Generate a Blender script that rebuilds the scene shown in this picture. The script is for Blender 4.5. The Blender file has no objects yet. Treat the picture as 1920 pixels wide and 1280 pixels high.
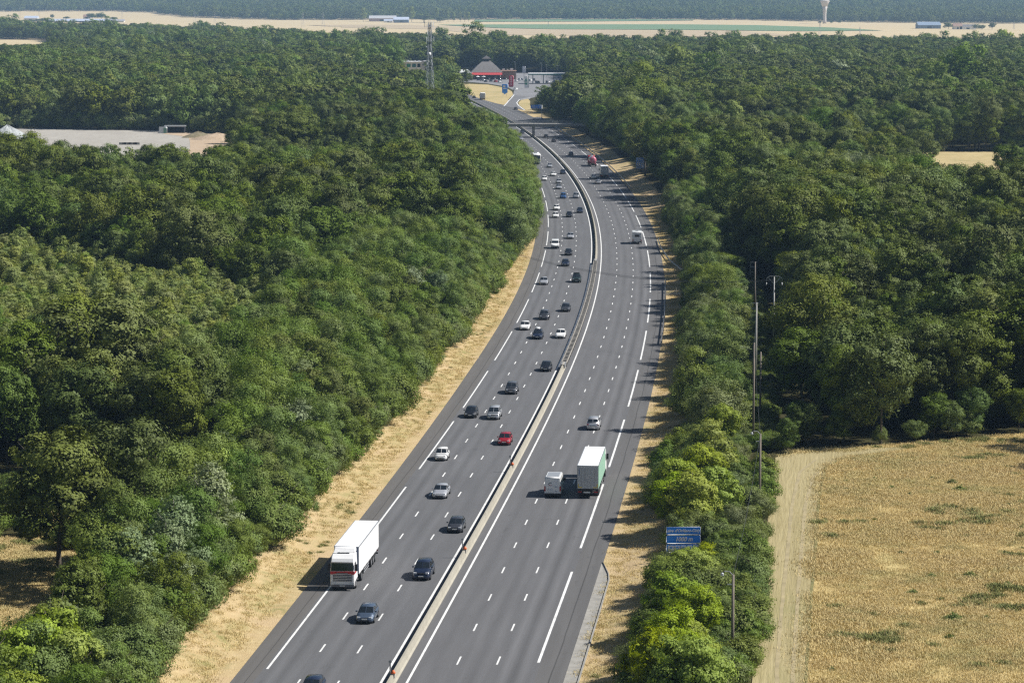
import bpy, math, random
HAZE = 5.6e-5
import numpy as np

rng = random.Random(7)
nrng = np.random.default_rng(11)
S = bpy.context.scene
COL = S.collection
R = math.radians

# ------------------------------------------------------------------ camera model
HOR, FPX, CAMH = -12.0, 5139.0, 59.52
PIT = math.atan((640 - HOR) / FPX)

def px(x, y, z=0.0):
    """the point at height z seen at photo pixel (x, y)"""
    u, v = (x - 960) / FPX, (y - 640) / FPX
    dy = math.cos(PIT) - v * math.sin(PIT)
    dz = -math.sin(PIT) - v * math.cos(PIT)
    t = (z - CAMH) / dz
    return (u * t, dy * t)

def proj(x, y, z):
    c, s = math.cos(PIT), math.sin(PIT)
    zz = z - CAMH
    f = y * c - zz * s
    up = y * s + zz * c
    return 960 + FPX * x / f, 640 - FPX * up / f

cam = bpy.data.cameras.new('camera')
cam.lens = FPX / 1920 * 36
cam.sensor_width = 36
cam.clip_start = 1
cam.clip_end = 30000
co = bpy.data.objects.new('camera', cam)
COL.objects.link(co)
co.location = (0, 0, CAMH)
co.rotation_euler = (math.pi / 2 - PIT, 0, 0)
S.camera = co

# ------------------------------------------------------------------ light
SUN_EL, SUN_AZ = 46.0, 88.0         # azimuth measured clockwise from +Y
w = bpy.data.worlds.new('World')
S.world = w
w.use_nodes = True
nt = w.node_tree
bg = nt.nodes['Background']
sky = nt.nodes.new('ShaderNodeTexSky')
sky.sky_type = 'NISHITA'
sky.sun_disc = False
sky.sun_elevation = R(SUN_EL)
sky.sun_rotation = R(SUN_AZ)
sky.air_density = 1.0
sky.dust_density = 1.0
nt.links.new(sky.outputs[0], bg.inputs[0])
bg.inputs[1].default_value = 0.05
sl = bpy.data.lights.new('sun', 'SUN')
sl.energy = 4.75
sl.angle = R(0.53)
sl.color = (1.0, 0.965, 0.91)
so = bpy.data.objects.new('sun', sl)
COL.objects.link(so)
so.rotation_euler = (R(90 - SUN_EL), 0, R(180 - SUN_AZ))
S.view_settings.view_transform = 'Standard'
S.view_settings.look = 'None'
S.view_settings.gamma = 1.0
S.view_settings.exposure = 0.5
S.render.engine = 'CYCLES'
cy = S.cycles
cy.max_bounces = 5
cy.diffuse_bounces = 2
cy.glossy_bounces = 2
cy.transmission_bounces = 3
cy.transparent_max_bounces = 6
cy.volume_bounces = 1
cy.caustics_reflective = False
cy.caustics_refractive = False
cy.use_denoising = False
cy.filter_width = 1.3

# ------------------------------------------------------------------ materials
def newmat(name):
    m = bpy.data.materials.new(name)
    m.use_nodes = True
    n = m.node_tree
    return m, n, n.nodes['Principled BSDF']

def plain(name, col, rough=0.6, metal=0.0, spec=0.5, vary=0.0, scale=3.0):
    m, n, b = newmat(name)
    b.inputs['Roughness'].default_value = rough
    b.inputs['Metallic'].default_value = metal
    b.inputs['Specular IOR Level'].default_value = spec
    if vary:
        tc = n.nodes.new('ShaderNodeTexCoord')
        no = n.nodes.new('ShaderNodeTexNoise')
        no.inputs['Scale'].default_value = scale
        no.inputs['Detail'].default_value = 4
        n.links.new(tc.outputs['Object'], no.inputs['Vector'])
        mr = n.nodes.new('ShaderNodeMapRange')
        mr.inputs[1].default_value, mr.inputs[2].default_value = .25, .75
        mr.inputs[3].default_value, mr.inputs[4].default_value = 1 - vary, 1 + vary
        n.links.new(no.outputs[0], mr.inputs[0])
        mx = n.nodes.new('ShaderNodeMix'); mx.data_type = 'RGBA'; mx.blend_type = 'MULTIPLY'
        mx.inputs[0].default_value = 1
        mx.inputs[6].default_value = (*col, 1)
        n.links.new(mr.outputs[0], mx.inputs[7])
        n.links.new(mx.outputs[2], b.inputs['Base Color'])
    else:
        b.inputs['Base Color'].default_value = (*col, 1)
    return m

class NB:
    """short hand for wiring shader nodes"""
    def __init__(s, n): s.n = n
    def node(s, t, **kw):
        x = s.n.nodes.new(t)
        for k, v in kw.items(): setattr(x, k, v)
        return x
    def link(s, a, b): s.n.links.new(a, b)
    def val(s, sock, v):
        if hasattr(v, 'is_output') or isinstance(v, bpy.types.NodeSocket): s.link(v, sock)
        else: sock.default_value = v
    def math(s, op, a, b=0.0, c=None, clamp=False):
        x = s.node('ShaderNodeMath', operation=op, use_clamp=clamp)
        s.val(x.inputs[0], a); s.val(x.inputs[1], b)
        if c is not None: s.val(x.inputs[2], c)
        return x.outputs[0]
    def noise(s, vec, scale, detail=3, rough=.5, dim='3D'):
        x = s.node('ShaderNodeTexNoise', noise_dimensions=dim)
        s.link(vec, x.inputs['Vector'])
        x.inputs['Scale'].default_value = scale; x.inputs['Detail'].default_value = detail
        x.inputs['Roughness'].default_value = rough
        return x.outputs[0]
    def ramp(s, f, lo, hi, a=0.0, b=1.0, smooth=False):
        x = s.node('ShaderNodeMapRange', interpolation_type='SMOOTHSTEP' if smooth else 'LINEAR')
        s.val(x.inputs[0], f)
        for i, v in zip((1, 2, 3, 4), (lo, hi, a, b)): s.val(x.inputs[i], v)
        return x.outputs[0]
    def mix(s, f, a, b, blend='MIX'):
        x = s.node('ShaderNodeMix', data_type='RGBA', blend_type=blend)
        s.val(x.inputs[0], f)
        for i, v in ((6, a), (7, b)):
            if isinstance(v, tuple): v = (*v, 1) if len(v) == 3 else v
            s.val(x.inputs[i], v)
        return x.outputs[2]
    def mapping(s, vec, scale=(1, 1, 1), rot=(0, 0, 0)):
        x = s.node('ShaderNodeMapping')
        s.link(vec, x.inputs[0]); x.inputs[3].default_value = scale; x.inputs[2].default_value = rot
        return x.outputs[0]
    def bump(s, h, strength, dist, bsdf):
        x = s.node('ShaderNodeBump')
        x.inputs['Strength'].default_value = strength; x.inputs['Distance'].default_value = dist
        s.link(h, x.inputs['Height']); s.link(x.outputs[0], bsdf.inputs['Normal'])

# ------------------------------------------------------------------ mesh helpers
class MB:
    def __init__(s):
        s.v, s.f, s.m = [], [], []
    def add(s, vs, fs, mi=0):
        o = len(s.v)
        s.v += [tuple(p) for p in vs]
        s.f += [tuple(i + o for i in f) for f in fs]
        s.m += [mi] * len(fs)
        return s
    def box(s, x0, x1, y0, y1, z0, z1, mi=0):
        return s.add([(x0, y0, z0), (x1, y0, z0), (x1, y1, z0), (x0, y1, z0), (x0, y0, z1), (x1, y0, z1), (x1, y1, z1), (x0, y1, z1)],
                     [(0, 3, 2, 1), (4, 5, 6, 7), (0, 1, 5, 4), (1, 2, 6, 5), (2, 3, 7, 6), (3, 0, 4, 7)], mi)
    def tube(s, pts, rad, n=8, mi=0, caps=True):
        pts = [np.array(p, float) for p in pts]
        rads = rad if isinstance(rad, (list, tuple)) else [rad] * len(pts)
        vs, fs = [], []
        up0 = None
        for i, p in enumerate(pts):
            a = pts[max(i - 1, 0)]; b = pts[min(i + 1, len(pts) - 1)]
            t = (b - a) / (np.linalg.norm(b - a) + 1e-9)
            if up0 is None:
                up0 = np.array([0, 0, 1.]) if abs(t[2]) < .9 else np.array([1., 0, 0])
            u = np.cross(t, up0); u /= np.linalg.norm(u) + 1e-9
            q = np.cross(u, t); up0 = q
            for k in range(n):
                an = 2 * math.pi * k / n
                vs.append(p + rads[i] * (math.cos(an) * u + math.sin(an) * q))
        for i in range(len(pts) - 1):
            for k in range(n):
                k2 = (k + 1) % n
                fs.append((i * n + k, i * n + k2, (i + 1) * n + k2, (i + 1) * n + k))
        if caps:
            fs.append(tuple(range(n - 1, -1, -1)))
            fs.append(tuple(range((len(pts) - 1) * n, len(pts) * n)))
        return s.add(vs, fs, mi)
    def bar(s, a, b, w, h=None, mi=0):
        """a square bar from a to b"""
        a, b = np.array(a, float), np.array(b, float)
        h = h or w
        t = (b - a) / np.linalg.norm(b - a)
        up = np.array([0, 0, 1.]) if abs(t[2]) < .95 else np.array([0, 1., 0])
        u = np.cross(t, up); u /= np.linalg.norm(u); q = np.cross(u, t)
        vs = [p + su * u * w / 2 + sq * q * h / 2 for p in (a, b) for su, sq in ((-1, -1), (1, -1), (1, 1), (-1, 1))]
        return s.add(vs, [(0, 1, 2, 3), (7, 6, 5, 4), (0, 4, 5, 1), (1, 5, 6, 2), (2, 6, 7, 3), (3, 7, 4, 0)], mi)
    def lathe(s, prof, n=16, cx=0, cy=0, mi=0):
        vs = [(cx + r * math.cos(2 * math.pi * k / n), cy + r * math.sin(2 * math.pi * k / n), z) for r, z in prof for k in range(n)]
        fs = [(i * n + k, i * n + (k + 1) % n, (i + 1) * n + (k + 1) % n, (i + 1) * n + k) for i in range(len(prof) - 1) for k in range(n)]
        fs += [tuple(range(n - 1, -1, -1)), tuple(range((len(prof) - 1) * n, len(prof) * n))]
        return s.add(vs, fs, mi)
    def mesh(s, name, mats, smooth=False):
        me = bpy.data.meshes.new(name)
        me.from_pydata([tuple(map(float, p)) for p in s.v], [], s.f)
        for m in (mats if isinstance(mats, (list, tuple)) else [mats]): me.materials.append(m)
        me.polygons.foreach_set('material_index', s.m)
        if smooth: me.polygons.foreach_set('use_smooth', [True] * len(me.polygons))
        me.update()
        return me
    def build(s, name, mats, parent=None, smooth=False, loc=None):
        return link(name, s.mesh(name, mats, smooth), parent, loc)

def link(name, me, parent=None, loc=None):
    o = bpy.data.objects.new(name, me)
    COL.objects.link(o)
    if parent is not None: o.parent = parent
    if loc is not None: o.location = loc
    return o

def empty(name, loc, rz=0.0, label=None, cat=None, group=None):
    o = bpy.data.objects.new(name, None)
    o.empty_display_size = .5
    COL.objects.link(o)
    o.location = loc; o.rotation_euler = (0, 0, rz)
    tag(o, label, cat, group)
    return o

def tag(o, label=None, cat=None, group=None, kind=None):
    if label: o['label'] = label
    if cat: o['category'] = cat
    if group: o['group'] = group
    if kind: o['kind'] = kind
    return o

def bevel(o, wd=.03, seg=2):
    m = o.modifiers.new('bevel', 'BEVEL'); m.width = wd; m.segments = seg; m.limit_method = 'ANGLE'; m.angle_limit = R(35)
    return o

def inpoly(x, y, P):
    """vectorised point in polygon"""
    x = np.asarray(x); y = np.asarray(y)
    c = np.zeros(x.shape, bool)
    n = len(P)
    for i in range(n):
        x1, y1 = P[i]; x2, y2 = P[(i + 1) % n]
        if y1 == y2: continue
        t = ((y1 > y) != (y2 > y)) & (x < (x2 - x1) * (y - y1) / (y2 - y1) + x1)
        c ^= t
    return c

# ------------------------------------------------------------------ the road's line (inner edge line of the carriageway that leads away)
CL = np.array([(-19.5, 130), (-14.4, 180), (-9.3, 233), (-5.7, 268.8), (-1.2, 313.3), (2.8, 356), (6.2, 393.3), (9.9, 441.6), (13.2, 486.6), (16.1, 533.7), (18.1, 566.5),
               (20.2, 617), (21.6, 661.1), (22.6, 711.9), (22.9, 750), (22.7, 794.3), (22.0, 857), (20.7, 914.7), (19.0, 968.9), (16.4, 1027.1), (13.2, 1095.7),
               (10.4, 1142), (4.2, 1237), (-3.3, 1332), (-12, 1429), (-23.5, 1552), (-31.5, 1630), (-40, 1710), (-75, 2000), (-140, 2500)], float)
_c = np.polynomial.Chebyshev.fit(CL[:, 1], CL[:, 0], 11, w=1 / np.sqrt(CL[:, 1]))
_yy = np.arange(130, 2501, 1.0)
_xx = _c(_yy)
_k = np.ones(41) / 41
_xs = np.convolve(np.pad(_xx, 20, mode='reflect', reflect_type='odd'), _k, mode='valid')
_dx = np.gradient(_xs)

def cx(y):
    y = np.asarray(y, float)
    r = np.interp(y, _yy, _xs)
    return np.where(y < 130, _xs[0] + (y - 130) * _dx[0], np.where(y > 2500, _xs[-1] + (y - 2500) * -.25, r))

def cdx(y):
    return np.interp(y, _yy, _dx)

def offset(x, y):
    """signed distance to the right of the line"""
    return (x - cx(y)) / np.sqrt(1 + cdx(y) ** 2)

def at(y, o, z=0.0):
    return (float(cx(y) + o * math.sqrt(1 + float(cdx(y)) ** 2)), float(y), z)

def heading(y):
    return math.atan2(-float(cdx(y)), 1.0)     # rotation that turns +Y along the road

GZ = 1.4       # the land beside the road lies a little higher

_po = np.array([-9000, -22.5, -21.5, -19.0, -17.4, -16.3, -15.8, 13.5, 14.2, 15.6, 18.0, 21.0, 24.0, 27.0, 9000])
_pz = np.array([0, 0, -.08, -.85, -1.38, -1.40, -1.45, -1.45, -1.42, -1.40, -1.0, -.45, -.1, 0, 0]) + GZ
_pz[1:] += 0

def hill(x, y):
    t = np.clip((np.asarray(y, float) - 5000) / 4000, 0, 1)
    t = t * t * (3 - 2 * t)
    return 46 * t

def ground(x, y):
    x = np.asarray(x, float); y = np.asarray(y, float)
    o = offset(x, y)
    z = np.interp(o, _po, _pz)
    f = np.clip((y - 1190) / 60, 0, 1)
    z = z * (1 - f) - .05 * f
    return z + hill(x, y)

def far(x, y):
    """ground point on the rising land beyond the fields"""
    z = 0.0
    for _ in range(40):
        X, Y = px(x, y, z)
        z = .6 * z + .4 * float(hill(X, Y))
    X, Y = px(x, y, z)
    return X, Y, z
# ------------------------------------------------------------------ ground
def ground_material():
    m, n, b = newmat('soil and dry grass')
    q = NB(n)
    geo = q.node('ShaderNodeNewGeometry')
    P = geo.outputs['Position']
    uv = q.node('ShaderNodeUVMap'); uv.uv_map = 'road'
    sp = q.node('ShaderNodeSeparateXYZ'); q.link(uv.outputs[0], sp.inputs[0])
    o = sp.outputs[0]
    n1 = q.noise(P, .9, 6, .65); n2 = q.noise(P, .11, 4, .6); n3 = q.noise(P, 7.0, 3, .6)
    straw = q.mix(q.ramp(n1, .35, .7), (.42, .315, .16), (.54, .43, .245))
    straw = q.mix(q.ramp(n3, .45, .75, 0, .6), straw, (.34, .25, .12))
    green = q.mix(q.ramp(n1, .3, .7), (.10, .13, .035), (.19, .19, .06))
    gm = q.math('MULTIPLY', q.ramp(n2, .52, .64), q.ramp(n1, .4, .6))
    verge = q.mix(q.math('MULTIPLY', gm, .75), straw, green)
    bare = q.mix(q.ramp(n3, .3, .7), (.44, .315, .185), (.52, .39, .245))
    # a strip of greener turf low on the bank of the oncoming side
    b1 = q.math('MULTIPLY', q.ramp(q.math('ADD', o, q.math('MULTIPLY', n2, 2.0)), -18.9, -17.9, 0, 1, True), q.ramp(q.math('ADD', o, q.math('MULTIPLY', n2, 2.0)), -17.0, -16.2, 1, 0, True))
    verge = q.mix(q.math('MULTIPLY', q.math('MULTIPLY', b1, .5), q.ramp(n1, .4, .6)), verge, (.20, .19, .06))
    verge = q.mix(q.math('MULTIPLY', q.ramp(n2, .5, .35), .55), verge, bare)
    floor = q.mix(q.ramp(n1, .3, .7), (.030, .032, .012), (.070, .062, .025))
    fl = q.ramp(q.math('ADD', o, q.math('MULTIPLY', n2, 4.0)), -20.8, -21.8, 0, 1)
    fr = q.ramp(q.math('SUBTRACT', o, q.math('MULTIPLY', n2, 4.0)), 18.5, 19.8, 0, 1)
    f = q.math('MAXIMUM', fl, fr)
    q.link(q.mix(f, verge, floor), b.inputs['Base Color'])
    b.inputs['Roughness'].default_value = .95
    b.inputs['Specular IOR Level'].default_value = .1
    q.bump(n3, .6, .15, b)
    return m

M_GROUND = ground_material()

ys = np.concatenate([np.arange(120, 1300, 4), np.arange(1300, 2000, 20), np.arange(2000, 5000, 100), np.arange(5000, 12001, 200)]).astype(float)
os_ = np.concatenate([[-4200, -2500, -1200, -600, -300, -150, -80, -50, -35, -28], np.arange(-24, -15.4, .6), [-13, -8, -2, 3, 8, 12], np.arange(13.2, 25, .6), [30, 40, 60, 90, 150, 300, 600, 1200, 2500, 4200]])
xx = (cx(ys)[:, None] + os_[None, :] * np.sqrt(1 + cdx(ys)[:, None] ** 2))
yy = np.repeat(ys[:, None], len(os_), 1)
zz = ground(xx, yy)
bump_ = np.sin(xx * 1.3 + np.sin(yy * .31) * 2) * np.sin(yy * .9) * .05
near = ((np.abs(os_) > 16.2)[None, :] & (np.abs(os_) < 23)[None, :]) & (yy < 1300)
zz = zz + np.where(near, bump_, 0)
nr, nc = xx.shape
idx = np.arange(nr * nc).reshape(nr, nc)
gm = MB()
gm.add(np.stack([xx, yy, zz], -1).reshape(-1, 3), np.stack([idx[:-1, :-1], idx[:-1, 1:], idx[1:, 1:], idx[1:, :-1]], -1).reshape(-1, 4).tolist())
me = gm.mesh('ground', M_GROUND, True)
uvl = me.uv_layers.new(name='road')
vi = np.empty(len(me.loops), np.int32); me.loops.foreach_get('vertex_index', vi)
ov = np.tile(os_, nr); yv = yy.reshape(-1)
uvl.data.foreach_set('uv', np.stack([ov[vi], yv[vi]], 1).astype(np.float32).ravel())
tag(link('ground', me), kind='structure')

# ------------------------------------------------------------------ road
def strip(name, mat, o0, o1, y0, y1, z=0.0, step=4.0, cols=2, kind='structure'):
    yv = np.arange(y0, y1 + .01, step)
    ov = np.linspace(o0, o1, cols)
    k = np.sqrt(1 + cdx(yv) ** 2)
    X = cx(yv)[:, None] + ov[None, :] * k[:, None]
    Y = np.repeat(yv[:, None], cols, 1)
    i = np.arange(X.size).reshape(X.shape)
    mb = MB().add(np.stack([X, Y, np.full_like(X, z)], -1).reshape(-1, 3), np.stack([i[:-1, :-1], i[:-1, 1:], i[1:, 1:], i[1:, :-1]], -1).reshape(-1, 4).tolist())
    me = mb.mesh(name, mat)
    ul = me.uv_layers.new(name='road')
    vi = np.empty(len(me.loops), np.int32); me.loops.foreach_get('vertex_index', vi)
    O = np.tile(ov, len(yv)); YY = Y.reshape(-1)
    ul.data.foreach_set('uv', np.stack([O[vi], YY[vi]], 1).astype(np.float32).ravel())
    return tag(link(name, me), kind=kind)

def asphalt(name, lanes, base, edge_o, sh_col, sh_side, bluish=.0):
    m, n, b = newmat(name)
    q = NB(n)
    uv = q.node('ShaderNodeUVMap'); uv.uv_map = 'road'
    sp = q.node('ShaderNodeSeparateXYZ'); q.link(uv.outputs[0], sp.inputs[0])
    o, y = sp.outputs[0], sp.outputs[1]
    fine = q.noise(uv.outputs[0], 9.0, 4, .7)
    mid = q.noise(q.mapping(uv.outputs[0], (.8, .05, 1)), 1.0, 4, .6)
    lng = q.noise(q.mapping(uv.outputs[0], (1.6, .004, 1)), 1.0, 3, .6)
    c = q.mix(q.ramp(mid, .3, .7), tuple(v * .90 for v in base), tuple(v * 1.10 for v in base))
    # tyres polish two tracks in each lane, oil darkens the middle
    tr = None
    for lo, ty, dk in lanes:
        d = q.math('ABSOLUTE', q.math('SUBTRACT', o, lo))
        t = q.math('SUBTRACT', 1.0, q.math('MULTIPLY', q.math('ABSOLUTE', q.math('SUBTRACT', d, .85)), 1.9), clamp=True)
        oil = q.math('SUBTRACT', 1.0, q.math('MULTIPLY', d, 2.2), clamp=True)
        e = q.math('SUBTRACT', q.math('MULTIPLY', t, ty), q.math('MULTIPLY', oil, dk))
        tr = e if tr is None else q.math('ADD', tr, e)
    c = q.mix(1.0, c, q.node('ShaderNodeCombineColor').outputs[0], 'MULTIPLY') if False else c
    g = q.math('ADD', 1.0, q.math('MULTIPLY', tr, q.ramp(lng, .25, .75, .6, 1.3)))
    x = q.node('ShaderNodeVectorMath', operation='SCALE'); q.link(c, x.inputs[0]); q.link(g, x.inputs[3])
    c = x.outputs[0]
    sh = q.ramp(o, edge_o, edge_o + .12 * sh_side, 0, 1)
    shc = q.mix(q.ramp(mid, .3, .7), tuple(v * .88 for v in sh_col), tuple(v * 1.1 for v in sh_col))
    c = q.mix(sh, c, shc)
    # resurfaced lengths: long joints across the lanes
    vo = q.node('ShaderNodeTexVoronoi', voronoi_dimensions='1D', feature='F1'); vo.inputs['Scale'].default_value = .006
    q.link(y, vo.inputs['W'])
    bw = q.node('ShaderNodeRGBToBW'); q.link(vo.outputs['Color'], bw.inputs[0])
    g2 = q.ramp(bw.outputs[0], .1, .9, .91, 1.06)
    # seams and tar-sealed cracks
    cr = q.math('ABSOLUTE', q.math('SUBTRACT', o, q.math('ADD', edge_o + 1.1 * sh_side, q.math('MULTIPLY', q.noise(q.mapping(uv.outputs[0], (0, .05, 1)), 1.0, 4), .5))))
    crk = q.ramp(cr, .03, .09, .55, 1.0)
    blot = q.ramp(q.noise(q.mapping(uv.outputs[0], (.5, .16, 1)), .9, 5, .65), .63, .71, 1.0, .82)
    g3 = q.math('MULTIPLY', q.math('MULTIPLY', q.math('MULTIPLY', g2, q.ramp(fine, .3, .7, .88, 1.12)), crk), blot)
    x = q.node('ShaderNodeVectorMath', operation='SCALE'); q.link(c, x.inputs[0]); q.link(g3, x.inputs[3])
    q.link(x.outputs[0], b.inputs['Base Color'])
    b.inputs['Roughness'].default_value = .82
    b.inputs['Specular IOR Level'].default_value = .35
    q.bump(fine, .25, .02, b)
    return m

ASPH = (.110, .110, .114)
M_ROAD_R = asphalt('worn asphalt of lanes leading away', [(1.85, .05, .04), (5.35, .12, .10), (8.95, .24, .22)], ASPH, 10.95, (.108, .106, .105), 1)
M_ROAD_L = asphalt('worn asphalt of oncoming lanes', [(-4.1, .05, .04), (-7.7, .12, .10), (-11.25, .18, .16)], (.108, .109, .114), -13.3, (.110, .105, .100), -1)
M_PAINT = plain('worn road paint', (.70, .70, .68), .6, vary=.22, scale=.9)
EXT = 1720
strip('carriageway', M_ROAD_R, -1.1, 13.7, 130, EXT, .0, cols=8)
o_ = strip('carriageway', M_ROAD_L, -16.0, -1.1, 130, EXT, .0, cols=8)
for v in o_.data.vertices:          # the hard shoulder is a little narrower near the camera
    of = float(offset(v.co.x, v.co.y))
    if of < -15.5: v.co.x += float(np.interp(v.co.y, [240, 310, 430], [.65, .5, 0]))

def dashes(mb, o, wd, starts, ln, z=.006):
    for y0 in starts:
        n = max(1, int(ln / 6))
        yy = np.linspace(y0, y0 + ln, n + 1)
        vs = []
        for y in yy:
            vs += [at(y, o - wd / 2, z), at(y, o + wd / 2, z)]
        mb.add(vs, [(2 * i, 2 * i + 1, 2 * i + 3, 2 * i + 2) for i in range(n)])

def arc(pts):   # start of each dash from the points read off the photograph
    return pts
mk = MB()
dashes(mk, 0, .22, np.arange(130, EXT, 60), 60)
dashes(mk, 3.57, .16, np.arange(241.2 - 9 * 13 - 1.5, 1180, 13.0), 3)
dashes(mk, 7.12, .16, np.arange(241.2 - 9 * 13 - 1.5, 1180, 13.0), 3)
dashes(mk, 10.76, .25, [y for y in np.arange(241 - 2 * 51.5, 1220, 51.2)], 39)
dashes(mk, 3.57, .16, np.arange(1184, EXT, 13.0), 3)
dashes(mk, 7.12, .16, np.arange(1184, EXT, 13.0), 3)
mk.build('lane_marking', M_PAINT)['kind'] = 'structure'
mk = MB()
dashes(mk, -2.25, .23, np.arange(130, EXT, 60), 60)
dashes(mk, -5.97, .16, np.arange(245 - 9 * 13 - 1.5, EXT, 13.05), 3)
dashes(mk, -9.44, .16, np.arange(245.5 - 9 * 13 - 1.5, EXT, 13.05), 3)
dashes(mk, -13.03, .21, [y for y in np.arange(238.5 - 1 * 52, EXT, 51.6)], 39 if False else 39)
mk.build('lane_marking', M_PAINT)['kind'] = 'structure'
# ------------------------------------------------------------------ foliage
def leaf_material(name, c0, c1, trans=.12, warm=.0):
    m, n, b = newmat(name)
    q = NB(n)
    oi = q.node('ShaderNodeObjectInfo')
    a = q.node('ShaderNodeAttribute'); a.attribute_name = 'tint'
    f = q.math('ADD', q.math('MULTIPLY', oi.outputs['Random'], .62), q.math('MULTIPLY', a.outputs['Fac'], .38))
    c = q.mix(f, c0, c1)
    hs = q.node('ShaderNodeHueSaturation')
    r2 = q.math('FRACT', q.math('MULTIPLY', oi.outputs['Random'], 17.37))
    q.link(q.ramp(r2, 0, 1, .484, .516), hs.inputs['Hue'])
    q.link(q.ramp(q.math('FRACT', q.math('MULTIPLY', oi.outputs['Random'], 5.71)), 0, 1, .82, 1.08), hs.inputs['Saturation'])
    q.link(q.ramp(a.outputs['Fac'], 0, 1, .80, 1.2), hs.inputs['Value'])
    q.link(c, hs.inputs['Color'])
    q.link(hs.outputs[0], b.inputs['Base Color'])
    b.inputs['Roughness'].default_value = .55
    b.inputs['Specular IOR Level'].default_value = .12
    tr = q.node('ShaderNodeBsdfTranslucent')
    q.link(q.mix(1.0, hs.outputs[0], (1.25, 1.25, .6), 'MULTIPLY'), tr.inputs[0])
    ms = q.node('ShaderNodeMixShader'); ms.inputs[0].default_value = trans
    q.link(b.outputs[0], ms.inputs[1]); q.link(tr.outputs[0], ms.inputs[2])
    q.link(ms.outputs[0], n.nodes['Material Output'].inputs['Surface'])
    return m

# base colours between two shades; every tree and every clump lies somewhere between them
LEAF = {
    'oak': leaf_material('oak leaves', (.068, .100, .014), (.150, .190, .026)),
    'hornbeam': leaf_material('hornbeam leaves', (.084, .135, .021), (.155, .212, .033), .2),
    'locust': leaf_material('locust leaves', (.115, .178, .034), (.185, .248, .048), .25),
    'birch': leaf_material('birch leaves', (.22, .27, .066), (.29, .34, .088), .25),
    'maple': leaf_material('lime green maple leaves', (.215, .285, .026), (.32, .385, .038), .28),
    'poplar': leaf_material('silvery poplar leaves', (.125, .180, .065), (.24, .29, .15), .15),
    'willow': leaf_material('pale willow leaves', (.145, .19, .060), (.20, .24, .085), .25),
    'shrub': leaf_material('shrub leaves', (.110, .160, .032), (.180, .228, .046), .2),
}
M_BARK = plain('bark', (.10, .082, .062), .9, vary=.35, scale=4)
M_BARK_PALE = plain('pale bark', (.26, .24, .20), .9, vary=.3, scale=4)

def unit(v):
    return v / (np.linalg.norm(v, axis=-1, keepdims=True) + 1e-9)

def leaf_mesh(name, C, Nn, sz, tint, mats, extra=None, aspect=.62):
    """many small leaf-shaped quads as one mesh; extra: MB with trunk (material 1)"""
    n = len(C)
    r = nrng.normal(size=(n, 3))
    u = unit(np.cross(Nn, r)); v = np.cross(Nn, u)
    s = sz[:, None]
    bend = Nn * s * nrng.uniform(-.15, .35, (n, 1))
    P = np.stack([C - u * s, C - v * s * aspect + bend, C + u * s, C + v * s * aspect + bend], 1).reshape(-1, 3)
    nv = n * 4
    ev = np.array(extra.v, float).reshape(-1, 3) if extra else np.zeros((0, 3))
    me = bpy.data.meshes.new(name)
    me.vertices.add(nv + len(ev))
    me.vertices.foreach_set('co', np.concatenate([P, ev]).astype(np.float32).ravel())
    li = np.arange(nv, dtype=np.int32)
    ls = np.arange(0, nv, 4, dtype=np.int32)
    mi = np.zeros(n, np.int32)
    if extra:
        el = np.concatenate([np.array(f) for f in extra.f]) + nv
        es = np.cumsum([0] + [len(f) for f in extra.f])[:-1] + nv
        li = np.concatenate([li, el.astype(np.int32)]); ls = np.concatenate([ls, es.astype(np.int32)])
        mi = np.concatenate([mi, np.ones(len(extra.f), np.int32)])
    me.loops.add(len(li)); me.loops.foreach_set('vertex_index', li)
    me.polygons.add(len(ls)); me.polygons.foreach_set('loop_start', ls)
    me.polygons.foreach_set('material_index', mi)
    for m in mats: me.materials.append(m)
    me.update(calc_edges=True)
    at_ = me.attributes.new('tint', 'FLOAT', 'POINT')
    at_.data.foreach_set('value', np.concatenate([np.repeat(tint, 4), np.full(len(ev), .5)]).astype(np.float32))
    return me

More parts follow.
